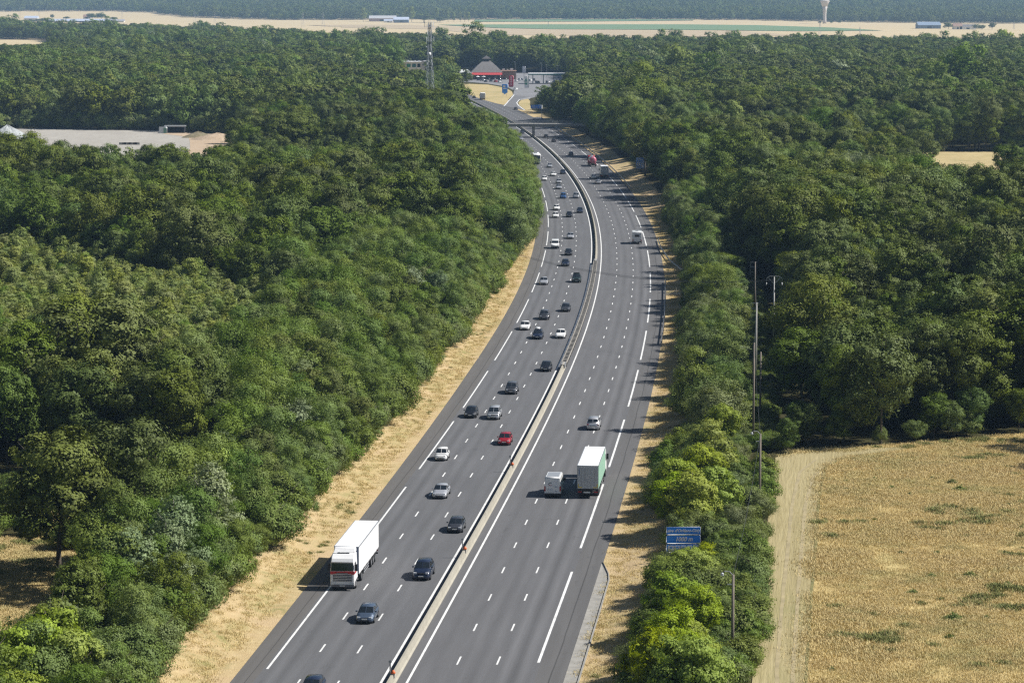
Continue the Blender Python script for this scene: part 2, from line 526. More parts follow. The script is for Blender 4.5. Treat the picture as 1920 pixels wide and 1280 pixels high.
def crown_points(seed, R_, hz, z0, nl, nc, nlv, ls, lobe=.40, squash=.85, spread=.62, clump=.34, low=-.35, jag=.25, fill=.15, up=.2, cone=0.0):
    """centres, normals, sizes and tints of the leaves: crown > lobes > clumps > leaves"""
    g = np.random.default_rng(seed)
    ctr = np.array([0, 0, z0 + hz])
    d = unit(g.normal(size=(nl * 6, 3)))
    d = d[d[:, 2] > low]
    keep = []
    for p in d:                                   # even but irregular spread of the lobes
        if all(np.dot(p, k) < .80 - .15 * g.random() for k in keep): keep.append(p)
        if len(keep) >= nl: break
    d = np.array(keep)
    rad = spread * g.uniform(1 - jag, 1 + jag, (len(d), 1))
    L = d * rad * np.array([R_, R_, hz])
    if cone: L[:, :2] *= (1 - cone * np.clip((L[:, 2:3] + hz) / (2 * hz), 0, 1))
    lr = lobe * R_ * g.uniform(.70, 1.25, len(L))
    L = np.concatenate([L, [[0, 0, hz * .30]]]); lr = np.append(lr, R_ * .46); d = np.concatenate([d, [[0, 0, 1.]]])
    CC, NN, SS, TT = [], [], [], []
    for c, r, od in zip(L, lr, d):
        k = max(4, int(nc * (r / (lobe * R_)) ** 2))
        e = unit(g.normal(size=(k * 3, 3)) + .55 * od)
        e = e[(e @ od) > -.45][:k]
        cl = c + e * r * np.array([1, 1, squash]) * g.uniform(.72, 1.12, (len(e), 1))
        lt = g.random()
        for p, en in zip(cl, e):
            m = max(4, int(nlv * g.uniform(.6, 1.4)))
            q = unit(g.normal(size=(m, 3)) + .5 * en)
            cr = clump * r * g.uniform(.7, 1.3)
            pts = p + q * cr * g.uniform(.25, 1.1, (m, 1)) * np.array([1, 1, .75])
            nn = unit(.40 * q + 1.0 * en + .28 * g.normal(size=(m, 3)) + np.array([0, 0, up]))
            CC.append(pts); NN.append(nn)
            SS.append(ls * g.uniform(.6, 1.35, m))
            TT.append(np.clip(.35 * lt + .5 * g.random() + .15 * g.random(m), 0, 1))
    if fill:  # added inner leaves, tinted darker to block light and shade the crown's inside
        m = int(sum(map(len, CC)) * fill)
        q = unit(g.normal(size=(m, 3))) * g.uniform(0, .70, (m, 1)) ** .6
        q[:, 2] = np.where(q[:, 2] < low - .1, np.abs(q[:, 2]), q[:, 2])
        CC.append(q * np.array([R_, R_, hz])); NN.append(unit(g.normal(size=(m, 3)))); SS.append(ls * g.uniform(1.0, 1.9, m)); TT.append(g.random(m) * .4)
    C = np.concatenate(CC) + ctr
    return C, np.concatenate(NN), np.concatenate(SS), np.concatenate(TT)

def trunk_mb(seed, h, r, R_, nb=6, mi=0, zb=.35):
    g = np.random.default_rng(seed + 99)
    mb = MB()
    lean = g.normal(size=2) * .03 * h
    pts = [(0, 0, -.4), (lean[0] * .1, lean[1] * .1, .25 * h), (lean[0] * .6, lean[1] * .6, .55 * h), (lean[0], lean[1], .86 * h)]
    mb.tube([(0, 0, -.5), (0, 0, .3)] + pts[1:], [r * 1.35, r * 1.05, r * .85, r * .55, r * .15], 7, mi)
    for k in range(nb):
        a = 2 * math.pi * (k / nb + .1 * g.random())
        z = h * g.uniform(zb, .68)
        rr = R_ * g.uniform(.5, .8)
        x, y = math.cos(a), math.sin(a)
        mb.tube([(lean[0] * .4, lean[1] * .4, z), (x * rr * .5, y * rr * .5, z + rr * .35), (x * rr, y * rr, z + rr * .85)], [r * .42, r * .28, r * .08], 5, mi)
    return mb

SPECIES = {
    # R, half height, z0 (bottom of crown), lobes, clumps, leaves, leaf size, keyword options
    'oak':    dict(h=16, R=4.8, hz=6.1, z0=3.4, nl=22, nc=26, nlv=42, ls=.165, opt=dict(lobe=.38, spread=.66, jag=.34, clump=.36, low=-.75, up=.15)),
    'hornbeam': dict(h=14, R=4.4, hz=6.0, z0=1.6, nl=24, nc=20, nlv=46, ls=.15, opt=dict(lobe=.36, spread=.66, jag=.36, clump=.40, low=-.8, up=.15)),
    'locust': dict(h=11.5, R=3.7, hz=5.5, z0=.5, nl=22, nc=19, nlv=50, ls=.125, opt=dict(lobe=.40, spread=.62, jag=.42, clump=.54, squash=.8, low=-.8, up=.2)),
    'birch':  dict(h=9.5, R=1.8, hz=4.5, z0=1.0, nl=18, nc=14, nlv=34, ls=.11, opt=dict(lobe=.50, spread=.6, jag=.35, clump=.5, cone=.72, low=-.9)),
    'maple':  dict(h=7.5, R=2.7, hz=3.3, z0=.8, nl=20, nc=18, nlv=50, ls=.12, opt=dict(lobe=.42, spread=.64, jag=.34, clump=.42, low=-.8)),
    'poplar': dict(h=12, R=3.1, hz=5.8, z0=.5, nl=20, nc=15, nlv=48, ls=.135, opt=dict(lobe=.42, spread=.64, jag=.38, clump=.58, low=-.7, cone=.25)),
    'willow': dict(h=8.0, R=3.4, hz=3.6, z0=.6, nl=18, nc=16, nlv=52, ls=.13, opt=dict(lobe=.44, spread=.60, jag=.38, clump=.64, low=-.8)),
    'shrub':  dict(h=4.0, R=2.1, hz=1.9, z0=.05, nl=15, nc=15, nlv=48, ls=.10, opt=dict(lobe=.46, spread=.58, jag=.36, clump=.62, low=-.5)),
}
NVAR = {'oak': 6, 'hornbeam': 4, 'locust': 4, 'birch': 3, 'maple': 3, 'poplar': 2, 'willow': 2, 'shrub': 4}
PALE = {'birch', 'poplar'}
CROWN, TRUNK = {}, {}
proto_near = bpy.data.collections.new('forest kinds')        # tree shapes shared by the far wood
PN = []
def make_species():
    for si, (sp, d) in enumerate(SPECIES.items()):
        for k in range(NVAR[sp]):
            seed = 100 * si + k
            sc = 1 + .06 * (k - 1)
            args = (seed, d['R'] * sc, d['hz'], d['z0'])
            pts = crown_points(*args, d['nl'], d['nc'], d['nlv'], d['ls'], **d['opt'])
            bark = M_BARK_PALE if sp in PALE else M_BARK
            CROWN[sp, k] = leaf_mesh('crown', *pts, [LEAF[sp]])
            tb = trunk_mb(seed, d['h'], .26 if sp == 'oak' else .13, d['R'], 7 if sp != 'birch' else 3)
            TRUNK[sp, k] = tb.mesh('trunk', bark, True)
            # the same shape as one mesh for the wood, and once more with larger leaves for the wood far off
            me = leaf_mesh('wood', *pts, [LEAF[sp], bark], tb)
            proto_near.objects.link(bpy.data.objects.new('%02d_%s_%d' % (len(PN), sp, k), me))
            PN.append((sp, k, 0))
def make_far():
    for si, (sp, d) in enumerate(SPECIES.items()):
        for k in range(NVAR[sp]):
            pts = crown_points(100 * si + k, d['R'] * (1 + .06 * (k - 1)), d['hz'], d['z0'], d['nl'], max(7, int(d['nc'] * .6)), max(6, int(d['nlv'] * .42)), d['ls'] * 1.9, **d['opt'])
            me = leaf_mesh('wood', *pts, [LEAF[sp]])
            proto_near.objects.link(bpy.data.objects.new('%02d_%s_%d' % (len(PN), sp, k), me))
            PN.append((sp, k, 1))
make_species()
make_far()
PIDX = {v: i for i, v in enumerate(PN)}

def scatter_object(name, pts, idx, rot, scl, coll, kind='stuff'):
    """one object: geometry nodes put a shape of the collection on every point"""
    me = bpy.data.meshes.new(name)
    me.vertices.add(len(pts)); me.vertices.foreach_set('co', np.asarray(pts, np.float32).ravel())
    for nm, ty, dat in (('pick', 'INT', np.asarray(idx, np.int32)), ('turn', 'FLOAT', np.asarray(rot, np.float32)), ('size', 'FLOAT_VECTOR', np.asarray(scl, np.float32))):
        a = me.attributes.new(nm, ty, 'POINT')
        if ty == 'FLOAT_VECTOR': a.data.foreach_set('vector', dat.ravel())
        else: a.data.foreach_set('value', dat)
    o = link(name, me)
    ng = bpy.data.node_groups.new(name, 'GeometryNodeTree')
    ng.interface.new_socket('Geometry', in_out='INPUT', socket_type='NodeSocketGeometry')
    ng.interface.new_socket('Geometry', in_out='OUTPUT', socket_type='NodeSocketGeometry')
    N = ng.nodes
    gi, go = N.new('NodeGroupInput'), N.new('NodeGroupOutput')
    ci = N.new('GeometryNodeCollectionInfo'); ci.inputs[0].default_value = coll; ci.inputs['Separate Children'].default_value = True; ci.inputs['Reset Children'].default_value = True
    ip = N.new('GeometryNodeInstanceOnPoints'); ip.inputs['Pick Instance'].default_value = True
    def named(nm, ty):
        x = N.new('GeometryNodeInputNamedAttribute'); x.data_type = ty; x.inputs['Name'].default_value = nm
        return x.outputs['Attribute']
    L = ng.links.new
    cb = N.new('ShaderNodeCombineXYZ'); L(named('turn', 'FLOAT'), cb.inputs[2])
    L(gi.outputs[0], ip.inputs['Points']); L(ci.outputs[0], ip.inputs['Instance'])
    L(named('pick', 'INT'), ip.inputs['Instance Index'])
    L(cb.outputs[0], ip.inputs['Rotation']); L(named('size', 'FLOAT_VECTOR'), ip.inputs['Scale'])
    L(ip.outputs[0], go.inputs[0])
    md = o.modifiers.new('scatter', 'NODES'); md.node_group = ng
    return tag(o, kind=kind)
# ------------------------------------------------------------------ where trees stand
def P(*pts, z=GZ): return [px(x, y, z) for x, y in pts]

MEADOW = P((1454, 858), (1500, 846), (1600, 838), (1700, 832), (1800, 824), (1925, 812), (2150, 796), (2300, 1420), (1395, 1420), (1410, 1280), (1436, 1000), (1450, 900))
TRACK = P((1454, 858), (1500, 848), (1560, 846), (1690, 838), (1700, 842), (1600, 856), (1548, 872), (1535, 930), (1530, 1000), (1510, 1280), (1505, 1420), (1395, 1420), (1410, 1280), (1436, 1000), (1450, 900))
CLEARING = P((-120, 1020), (-20, 1015), (60, 1006), (112, 1010), (125, 1050), (90, 1120), (50, 1190), (-120, 1200))
GLADE = P((90, 925), (310, 930), (305, 1000), (200, 1030), (90, 1000))
YARD = [(-330, 1196), (-205, 1192), (-150, 1176), (-112, 1140), (-104, 1075), (-98, 960), (-92, 850), (-110, 800), (-330, 800)]
SMALLFIELD = [(104, 1008), (140, 1014), (185, 1016), (215, 1020), (260, 1026), (260, 800), (150, 800), (118, 880)]
# parts of the open ground that the photograph shows: no crown stands in front of them
OPENPX = [[(-40, 1004), (104, 1003), (104, 1040), (60, 1095), (14, 1132), (-40, 1138)], [(-20, 246), (200, 244), (330, 247), (456, 250), (440, 264), (300, 264), (225, 264), (110, 258), (-20, 255)],
          [(1700, 290), (1905, 287), (1900, 298), (1800, 309), (1735, 303)],
          [(848, 172), (885, 168), (930, 155), (884, 132), (895, 104), (915, 104), (960, 130), (990, 132), (1062, 136), (1062, 149), (1040, 157), (1005, 163), (996, 180), (992, 195), (1020, 196), (1019, 222), (985, 212), (960, 225)],
          [(1190, 298), (1212, 298), (1212, 326), (1190, 330)], [(1306, 672), (1322, 672), (1322, 694), (1306, 694)], [(1406, 490), (1422, 484), (1456, 512), (1454, 640), (1436, 700), (1430, 850), (1406, 850)],
          [(752, 112), (806, 112), (806, 126), (752, 126)], [(798, 20), (814, 20), (814, 188), (798, 188)],
          [(-40, 71), (95, 71), (80, 82), (-40, 82)], [(1248, 985), (1316, 985), (1316, 1016), (1248, 1018)], [(945, 222), (1080, 224), (1080, 240), (945, 240)]]
LINEGAP = P((1398, 860), (1456, 868), (1450, 760), (1436, 640), (1422, 540), (1412, 440), (1384, 440), (1394, 540), (1396, 640), (1396, 760))
SERVICE = P((832, 172), (858, 158), (742, 150), (742, 132), (880, 132), (1075, 140), (1075, 158), (1030, 165), (1004, 180), (997, 190), (984, 206), (996, 213), (1040, 240), (1000, 232), (930, 190), (880, 182), (840, 176), z=0)
LEFTFIELD = P((-60, 84), (96, 82), (86, 76), (-60, 74), z=0)
EXCL = [MEADOW, CLEARING, GLADE, YARD, SMALLFIELD, LINEGAP, SERVICE, LEFTFIELD]
OPENFAR = {3: 1960, 4: 930, 5: 430, 6: 560, 7: 1900, 8: 1390, 10: 284, 11: 1142}     # only crowns nearer than this count
FAREDGE = [(-60, 4000), (150, 3950), (330, 3600), (450, 3450), (520, 3200), (600, 2960), (660, 2800), (1000, 2790), (1300, 2700), (1980, 2620)]
YOUNG = [px(x, y, z) for x, y, z in ((-80, 452, 6), (130, 470, 6), (300, 522, 6), (430, 520, 6), (545, 572, 6), (575, 640, 15), (470, 655, 15), (330, 640, 15), (180, 630, 15), (-80, 640, 15))]

def offv(x, y): return offset(x, y)

def lnoise(x, y, s, k=0):
    """smooth value noise in 0..1"""
    x = np.asarray(x) / s + 37.7 * k; y = np.asarray(y) / s + 11.3 * k
    xi, yi = np.floor(x).astype(int), np.floor(y).astype(int)
    fx, fy = x - xi, y - yi
    fx = fx * fx * (3 - 2 * fx); fy = fy * fy * (3 - 2 * fy)
    h = lambda a, b: np.modf(np.abs(np.sin(a * 127.1 + b * 311.7 + k * 7.3) * 43758.5453))[0]
    return (h(xi, yi) * (1 - fx) + h(xi + 1, yi) * fx) * (1 - fy) + (h(xi, yi + 1) * (1 - fx) + h(xi + 1, yi + 1) * fx) * fy

def grid(sp, y0, y1, jit=.42):
    g = np.random.default_rng(int(sp * 100) + 3)
    out = []
    ysr = np.arange(y0, y1, sp * .87)
    for i, y in enumerate(ysr):
        hw = .228 * y + 26
        xs = np.arange(-hw, hw + 14, sp) + (sp / 2 if i % 2 else 0)
        out.append(np.stack([xs, np.full_like(xs, y)], 1))
    p = np.concatenate(out)
    return p + g.uniform(-jit, jit, p.shape) * sp

def zone(p):
    """'' = no trees, else belt / young / thicket / wood"""
    x, y = p[:, 0], p[:, 1]
    o = offv(x, y)
    wob = 1.6 * (lnoise(x, y, 17) - .5)
    edge = np.interp(y, [480, 540, 600, 660], [-21.6, -20.6, -20.0, -18.4])
    free = ((o < edge + wob) | (o > np.interp(y, [351, 352, 425, 430, 700, 770], [31, 20.0, 20.0, 19.6, 19.6, 21.5]) + wob * .6))
    free |= y > 1660
    for E in EXCL: free &= ~inpoly(x, y, E)
    sx = 960 + FPX * x / np.hypot(y, CAMH)
    free &= y + 240 * (lnoise(x, y * 0, 55, 31) - .5) + 120 * (lnoise(x, y * 0, 17, 32) - .5) < np.interp(sx, [a for a, b in FAREDGE], [b for a, b in FAREDGE])
    free &= ~((o > 13) & (o < 31) & (y < 352))
    free &= ~((o > 28) & (y < 330) & (x > 0))
    z = np.where(free, 'wood', '')
    belt = free & (o < 0) & (o > -45 - 10 * lnoise(x, y, 40, 2)) & (y < 600)
    belt |= free & (o < 0) & (o > -31) & (y < 1100)
    thick = free & (o > 0) & (y < 760) & (x < np.interp(y, [380, 450, 520, 600, 760], [36, 41, 44, 50, 52])) & (o < 42)
    young = free & inpoly(x, y, YOUNG)
    z = np.where(belt, 'belt', z); z = np.where(thick, 'thicket', z); z = np.where(young & ~belt, 'young', z)
    wall = [px(a, b, GZ) for a, b in ((-200, 870), (-80, 880), (110, 905), (300, 930), (420, 905), (520, 880), (600, 850), (700, 800))]
    wy = np.interp(x, [p_[0] for p_ in wall], [p_[1] for p_ in wall])
    front = free & (o < 0) & (y > 258) & (y < 345)
    z = np.where(front & (o < -34 - 3 * lnoise(x, y, 12, 41)), 'wood', z)
    lowleft = front & (o < -33) & (y < wy) & (y > 268 + 8 * lnoise(x, y, 20, 42))
    z = np.where(lowleft, 'low', z)
    return z

TREES = []       # (x, y, species, variant, scale xy, scale z, turn)
def put(x, y, sp, s, sz=None, var=None):
    TREES.append((float(x), float(y), sp, rng.randrange(NVAR[sp]) if var is None else var, s, sz or s, rng.uniform(0, 6.283)))

def choose(*pairs):
    r = rng.random() * sum(wt for _, wt in pairs)
    for sp, wt in pairs:
        r -= wt
        if r <= 0: return sp
    return pairs[-1][0]

g = np.concatenate([grid(7.0, 178, 1100), grid(8.8, 1105, 4050)])
g = g[zone(g) == 'wood']
pal = lnoise(g[:, 0], g[:, 1], 60, 5) * .7 + lnoise(g[:, 0], g[:, 1], 21, 12) * .3
big = lnoise(g[:, 0], g[:, 1], 70, 9) * .65 + lnoise(g[:, 0], g[:, 1], 26, 10) * .35
horn = lnoise(g[:, 0], g[:, 1], 90, 15) * .6 + lnoise(g[:, 0], g[:, 1], 30, 16) * .4
gapn = lnoise(g[:, 0], g[:, 1], 15, 18)
og = offv(g[:, 0], g[:, 1])
for (x, y), pn, bn, hn, gn_, o_ in zip(g, pal, big, horn, gapn, og):
    hf = .62 + .62 * min(1, max(0, (bn - .22) / .56))          # stands of different height
    if y < 400: hf = max(hf, .85 if o_ > 0 else 1.0)
    if o_ < 0 and x < -28 and 440 < y < 680: hf = max(hf, 1.0)
    if o_ > 0 and 640 < y < 1150 and o_ < 90: pn += .14
    if o_ < 0 and y > 1000 and o_ > -120: pn += .12
    if gn_ > .86:
        if rng.random() < .6: put(x, y, 'shrub', rng.uniform(1.0, 1.7))
        continue
    if pn > .64: sp = choose(('oak', 1.5), ('hornbeam', 2), ('locust', 5), ('birch', 1), ('poplar', .5), ('willow', 2))
    elif hn > .54: sp = choose(('hornbeam', 10), ('oak', 5), ('locust', 1), ('maple', .12))
    else: sp = choose(('oak', 30), ('hornbeam', 4), ('locust', 1), ('maple', .08), ('poplar', .12))
    s = {'oak': .98, 'hornbeam': 1.0, 'locust': 1.22, 'birch': 1.4, 'maple': 1.5, 'poplar': 1.15, 'willow': 1.45}[sp] * hf
    v = math.exp(rng.gauss(0, .15 if y < 1100 else .17)) * (1 if y < 1100 else 1.2)
    put(x, y, sp, s * v * rng.uniform(.92, 1.1), min(s * v * rng.uniform(.95, 1.1), 1.25 if sp in ('oak', 'hornbeam') else 9))
g = grid(4.5, 178, 1110); zz_ = zone(g)
for x, y in g[zz_ == 'belt']:
    o = float(offv(x, y))
    sp = choose(('locust', 8), ('oak', 1.6), ('poplar', .55 if y < 400 else .2), ('maple', .4), ('willow', 1.0), ('shrub', .5))
    edge = min(1, (-22.5 - o) / 8) if y < 600 else 1.3
    s = {'locust': .92, 'oak': .62, 'poplar': .9, 'maple': 1.0, 'willow': 1.05, 'shrub': 1.1}[sp] * (.66 + .34 * edge) * rng.uniform(.85, 1.15)
    put(x, y, sp, s, s * rng.uniform(.9, 1.15))
for x, y in g[zz_ == 'low']:
    if rng.random() < .35: continue
    sp = choose(('shrub', 6), ('locust', 2), ('willow', 1.5))
    s = {'shrub': .8, 'locust': .34, 'willow': .42}[sp] * rng.uniform(.7, 1.25)
    put(x, y, sp, s, s)
for y in np.arange(195, 1150, 2.6):
    o = float(np.interp(y, [480, 540, 600, 660], [-21.0, -20.2, -19.4, -17.8])) - rng.uniform(0, 1.8) - 1.2 * float(lnoise(0, y, 23, 6))
    sp = choose(('shrub', 6), ('locust', 3), ('willow', 1))
    s = {'shrub': 1.1, 'locust': .42, 'willow': .45}[sp] * rng.uniform(.7, 1.25)
    X, Y, _ = at(y + rng.uniform(-1, 1), o)
    put(X, Y, sp, s, s * rng.uniform(.9, 1.15))
for y in np.arange(392, 740, 2.4):
    o = 17.9 + rng.uniform(0, 2.0) + 1.0 * float(lnoise(0, y, 19, 7))
    sp = choose(('shrub', 6), ('willow', 3), ('locust', 1))
    s = {'shrub': .85, 'locust': .30, 'willow': .36}[sp] * rng.uniform(.6, 1.2)
    X, Y, _ = at(y + rng.uniform(-1, 1), o)
    put(X, Y, sp, s, s * rng.uniform(.9, 1.15))
g = grid(4.3, 300, 770); zz_ = zone(g)
for x, y in g[zz_ == 'thicket']:
    sp = choose(('locust', 4), ('willow', 5), ('shrub', 1.5), ('maple', .5 if y < 480 else .05))
    s = {'locust': .72, 'willow': .86, 'maple': .9, 'shrub': 1.25}[sp] * rng.uniform(.8, 1.2)
    put(x, y, sp, s, s * rng.uniform(.9, 1.1))
g = grid(2.1, 300, 760); zz_ = zone(g)
for x, y in g[zz_ == 'young']:
    s = rng.uniform(.58, .82) * (1 if rng.random() < .93 else 1.35)
    if rng.random() < .955: put(x, y, 'birch', s * 1.12, s)
    else: put(x, y, 'locust', s * .75, s * .8)

# the hedge of maples and bushes between motorway and meadow: spots read off the photograph
HEDGE_MAPLE = [(1248, 1262, 1.0), (1290, 1236, .8), (1262, 1148, .95), (1300, 1180, .8), (1290, 1078, .95), (1330, 1062, .72), (1262, 950, 1.0), (1300, 962, 1.15), (1340, 950, 1.1), (1268, 918, 1.0),
               (1310, 905, 1.1), (1342, 880, .95), (1322, 846, .9), (1352, 812, .95), (1352, 770, .85), (1336, 762, .8), (1240, 1300, 1.1), (1296, 1320, 1.0)]
for x, y, s in HEDGE_MAPLE:
    put(*px(x, y + 34, GZ), 'maple', s * rng.uniform(.92, 1.06), s * rng.uniform(.9, 1.0))
hg = np.random.default_rng(5)
n0 = 0
for k in range(900):
    yy = hg.uniform(640, 1420); t = hg.random()
    lo = np.interp(yy, [640, 800, 870, 930, 1000, 1100, 1280, 1420], [1292, 1312, 1248, 1240, 1272, 1240, 1190, 1165])
    hi = np.interp(yy, [640, 800, 830, 900, 1000, 1280, 1420], [1400, 1412, 1432, 1440, 1428, 1392, 1372])
    x, y = px(lo + (hi - lo) * t, yy, GZ)
    if y > 455: continue
    left = t < .42
    sp = 'shrub'
    if any((x - q[0]) ** 2 + (y - q[1]) ** 2 < (1.5 if q[2] == 'shrub' else 2.0) ** 2 for q in TREES[-n0 - 18:]): continue
    s = hg.uniform(.62, .98) if not left else hg.uniform(.75, 1.1)
    put(x, y, 'shrub' if hg.random() < .8 else 'willow', s if hg.random() < .85 else s * .8, s * hg.uniform(.8, 1.05)); n0 += 1
    if TREES[-1][2] == 'willow':
        t_ = TREES.pop(); TREES.append(t_[:4] + (t_[4] * .5, t_[5] * .5, t_[6]))
# maples and silvery trees that stand out in the belt on the oncoming side
for x, y, sp, s in ((95, 1262, 'maple', 1.25), (150, 1290, 'maple', 1.1), (50, 1300, 'maple', 1.15), (410, 960, 'maple', 1.15), (372, 985, 'maple', 1.0), (262, 1010, 'maple', .9),
                    (360, 1085, 'poplar', 1.05), (455, 1020, 'poplar', 1.1), (255, 1130, 'poplar', .95), (420, 1100, 'poplar', .9), (560, 830, 'poplar', .9), (253, 262, 'poplar', 1.35), (146, 255, 'maple', .8)):
    X, Y = px(x, y + 60, GZ)
    o = float(offset(X, Y))
    if -25 < o < 0: X -= 25 + o
    put(X, Y, sp, s, s)

def hidden_ground(ts):
    x = np.array([t[0] for t in ts]); y = np.array([t[1] for t in ts]); zg = ground(x, y)
    h = np.array([SPECIES[t[2]]['h'] * t[5] for t in ts]); r = np.array([SPECIES[t[2]]['R'] * t[4] * .6 for t in ts])
    bad = np.zeros(len(ts), bool)
    OP = [(Q, OPENFAR.get(k, 9e9)) for k, Q in enumerate(OPENPX)]
    for kx, kz in ((0, .99), (-.8, .88), (.8, .88), (-1.5, .62), (1.5, .62), (0, .7), (0, .4), (-1.2, .35), (1.2, .35)):
        a, b = proj(x + kx * r, y, zg + h * kz)
        for Q, lim in OP: bad |= inpoly(a, b, Q) & (y < lim)
    return bad
_h = hidden_ground(TREES)
TREES = [t for t, b in zip(TREES, _h) if not b]
for x, y, sp, s in ((1024, 206, 'willow', 1.1), (1036, 212, 'willow', 1.25), (1050, 216, 'locust', 1.0), (1030, 196, 'willow', 1.3), (1046, 200, 'willow', 1.35), (1060, 206, 'locust', 1.1), (1058, 192, 'hornbeam', .8), (1042, 188, 'willow', 1.3), (1070, 218, 'willow', 1.2), (1068, 198, 'hornbeam', .9),
                    (836, 163, 'oak', .75), (849, 160, 'oak', .62), (872, 160, 'oak', .66), (863, 159, 'hornbeam', .6), (826, 164, 'willow', 1.5), (880, 158.6, 'oak', .5)):
    put(*px(x, y, 0), sp, s, s)
for k in range(150):
    x, y = -118 - 120 * rng.random(), 0
    y = float(np.interp(x, [-330, -205, -150, -112], [1196, 1192, 1176, 1140])) + rng.uniform(-1, 9)
    sp = choose(('shrub', 3), ('willow', 2), ('locust', 2))
    s = {'shrub': 1.6, 'willow': .8, 'locust': .6}[sp] * rng.uniform(.7, 1.3)
    put(x, y, sp, s, s)
for x, y, s in ((1284, 1092, .52), (1316, 1082, .48), (1258, 1104, .5), (1300, 1112, .6)):
    put(*px(x, y, GZ), 'maple', s * 1.25, s)
# low growth under the overhead line
for k in range(420):
    t = rng.random(); yv_ = 445 + 400 * t
    lo, hi = np.interp(yv_, [440, 540, 640, 760, 860], [1386, 1396, 1398, 1398, 1400]), np.interp(yv_, [440, 540, 640, 760, 860], [1412, 1422, 1436, 1450, 1454])
    X, Y = px(lo + (hi - lo) * rng.random(), yv_, GZ)
    s = rng.uniform(.30, .55)
    put(X, Y, 'shrub', s * 1.2, s)
# undergrowth between the trunks at the edge of the wood behind the meadow
for k in range(16):
    t = rng.random()
    x, y = px(1452 + 480 * t, np.interp(1452 + 480 * t, [1454, 1500, 1600, 1700, 1800, 1925], [856, 845, 837, 831, 823, 811]) - 2 - rng.random() ** 2 * 40, GZ)
    sp = choose(('shrub', 1), ('hornbeam', 2), ('willow', 1))
    s = {'shrub': .9, 'hornbeam': .42, 'willow': .45}[sp] * rng.uniform(.6, 1.3)
    if inpoly(np.array([x]), np.array([y]), MEADOW)[0] or inpoly(np.array([x]), np.array([y]), LINEGAP)[0]: continue
    put(x, y, sp, s, s)
T = np.array([(t[0], t[1], t[4], t[5]) for t in TREES])
TZ = ground(T[:, 0], T[:, 1])
TH = np.array([SPECIES[t[2]]['h'] for t in TREES]) * T[:, 3]
# ---- which ones show largest in the photograph: paint them far to near at low resolution
W_, H_ = 640, 427
buf = np.full((H_, W_), -1, np.int32)
order = np.argsort(-T[:, 1])
yyg, xxg = np.mgrid[0:H_, 0:W_]
for i in order:
    if T[i, 1] > 900: continue
    sp = SPECIES[TREES[i][2]]
    x, y = T[i, :2]
    a, b_ = proj(x, y, TZ[i] + TH[i]), proj(x, y, TZ[i] + sp['z0'] * T[i, 3])
    cxp, cyp = a[0] / 3, (a[1] + b_[1]) / 6
    ry = abs(b_[1] - a[1]) / 6; rx = FPX / y * sp['R'] * T[i, 2] / 3
    x0, x1, y0, y1 = max(0, int(cxp - rx)), min(W_, int(cxp + rx) + 2), max(0, int(cyp - ry)), min(H_, int(cyp + ry) + 2)
    if x0 >= x1 or y0 >= y1: continue
    mk_ = ((xxg[y0:y1, x0:x1] - cxp) / rx) ** 2 + ((yyg[y0:y1, x0:x1] - cyp) / ry) ** 2 < 1
    buf[y0:y1, x0:x1][mk_] = i
cnt = np.bincount(buf[buf >= 0].ravel(), minlength=len(TREES))
is_shrub = np.array([t[2] == 'shrub' for t in TREES])
pick_tree = [i for i in np.argsort(-cnt) if cnt[i] > 0 and not is_shrub[i]][:285]
pick_shrub = [i for i in np.argsort(-cnt) if cnt[i] > 0 and is_shrub[i]][:150]
single = set(pick_tree) | set(pick_shrub)
rest = [i for i in range(len(TREES)) if i not in single]
print('trees', len(TREES), 'single', len(pick_tree), len(pick_shrub), 'min cnt', cnt[pick_tree[-1]])

def wood(name, ids):
    scatter_object(name, np.stack([T[ids, 0], T[ids, 1], TZ[ids] - .1], 1), [PIDX[TREES[i][2], TREES[i][3], int(TREES[i][1] > 1150)] for i in ids], [TREES[i][6] for i in ids],
                   np.stack([T[ids, 2], T[ids, 2], T[ids, 3]], 1), proto_near)
wood('forest', rest)

TREE_OBJ = {}
for i in sorted(single):
    x, y, sp, k, s, sz, a = TREES[i]
    root = empty(sp + '_tree' if sp != 'shrub' else 'shrub', (x, y, TZ[i] - .1), a)
    root.scale = (s, s, sz)
    link('trunk' if sp != 'shrub' else 'stem', TRUNK[sp, k], root)
    link('crown' if sp != 'shrub' else 'foliage', CROWN[sp, k], root)
    TREE_OBJ[i] = root

# ---- the wooded ridge beyond the fields: patches of wood
ridge = bpy.data.collections.new('ridge kinds')
def patch(seed):
    g = np.random.default_rng(seed)
    CC, NN, SS, TT = [], [], [], []
    for i in range(3):
        for j in range(3):
            x, y = (i - 1 + g.uniform(-.4, .4)) * 13.5, (j - 1 + g.uniform(-.4, .4)) * 13.5
            s = g.uniform(.75, 1.75)
            C, Nn, Sz, Tt = crown_points(int(g.integers(1e6)), 5.6 * s, 6.0 * s, 2.0, 14, 9, 9, .75, lobe=.42, spread=.62, fill=.1, low=-.75)
            CC.append(C + np.array([x, y, 0])); NN.append(Nn); SS.append(Sz); TT.append(np.clip(Tt * .35 + g.random() * .65, 0, 1))
    return leaf_mesh('wood', np.concatenate(CC), np.concatenate(NN), np.concatenate(SS), np.concatenate(TT), [LEAF['oak']])
for k in range(4):
    ridge.objects.link(bpy.data.objects.new('patch_%d' % k, patch(900 + k)))
EDGE = [far(x, y) for x, y in ((-80, 23), (0, 23), (200, 22), (300, 25), (330, 32), (420, 36), (520, 39), (620, 39), (760, 38), (960, 38), (1200, 38), (1400, 39), (1600, 43), (1800, 45), (1990, 46))]
er = [e[0] / e[1] for e in EDGE]; ed = [e[1] for e in EDGE]
gp_, gi_, gr_, gs_ = [], [], [], []
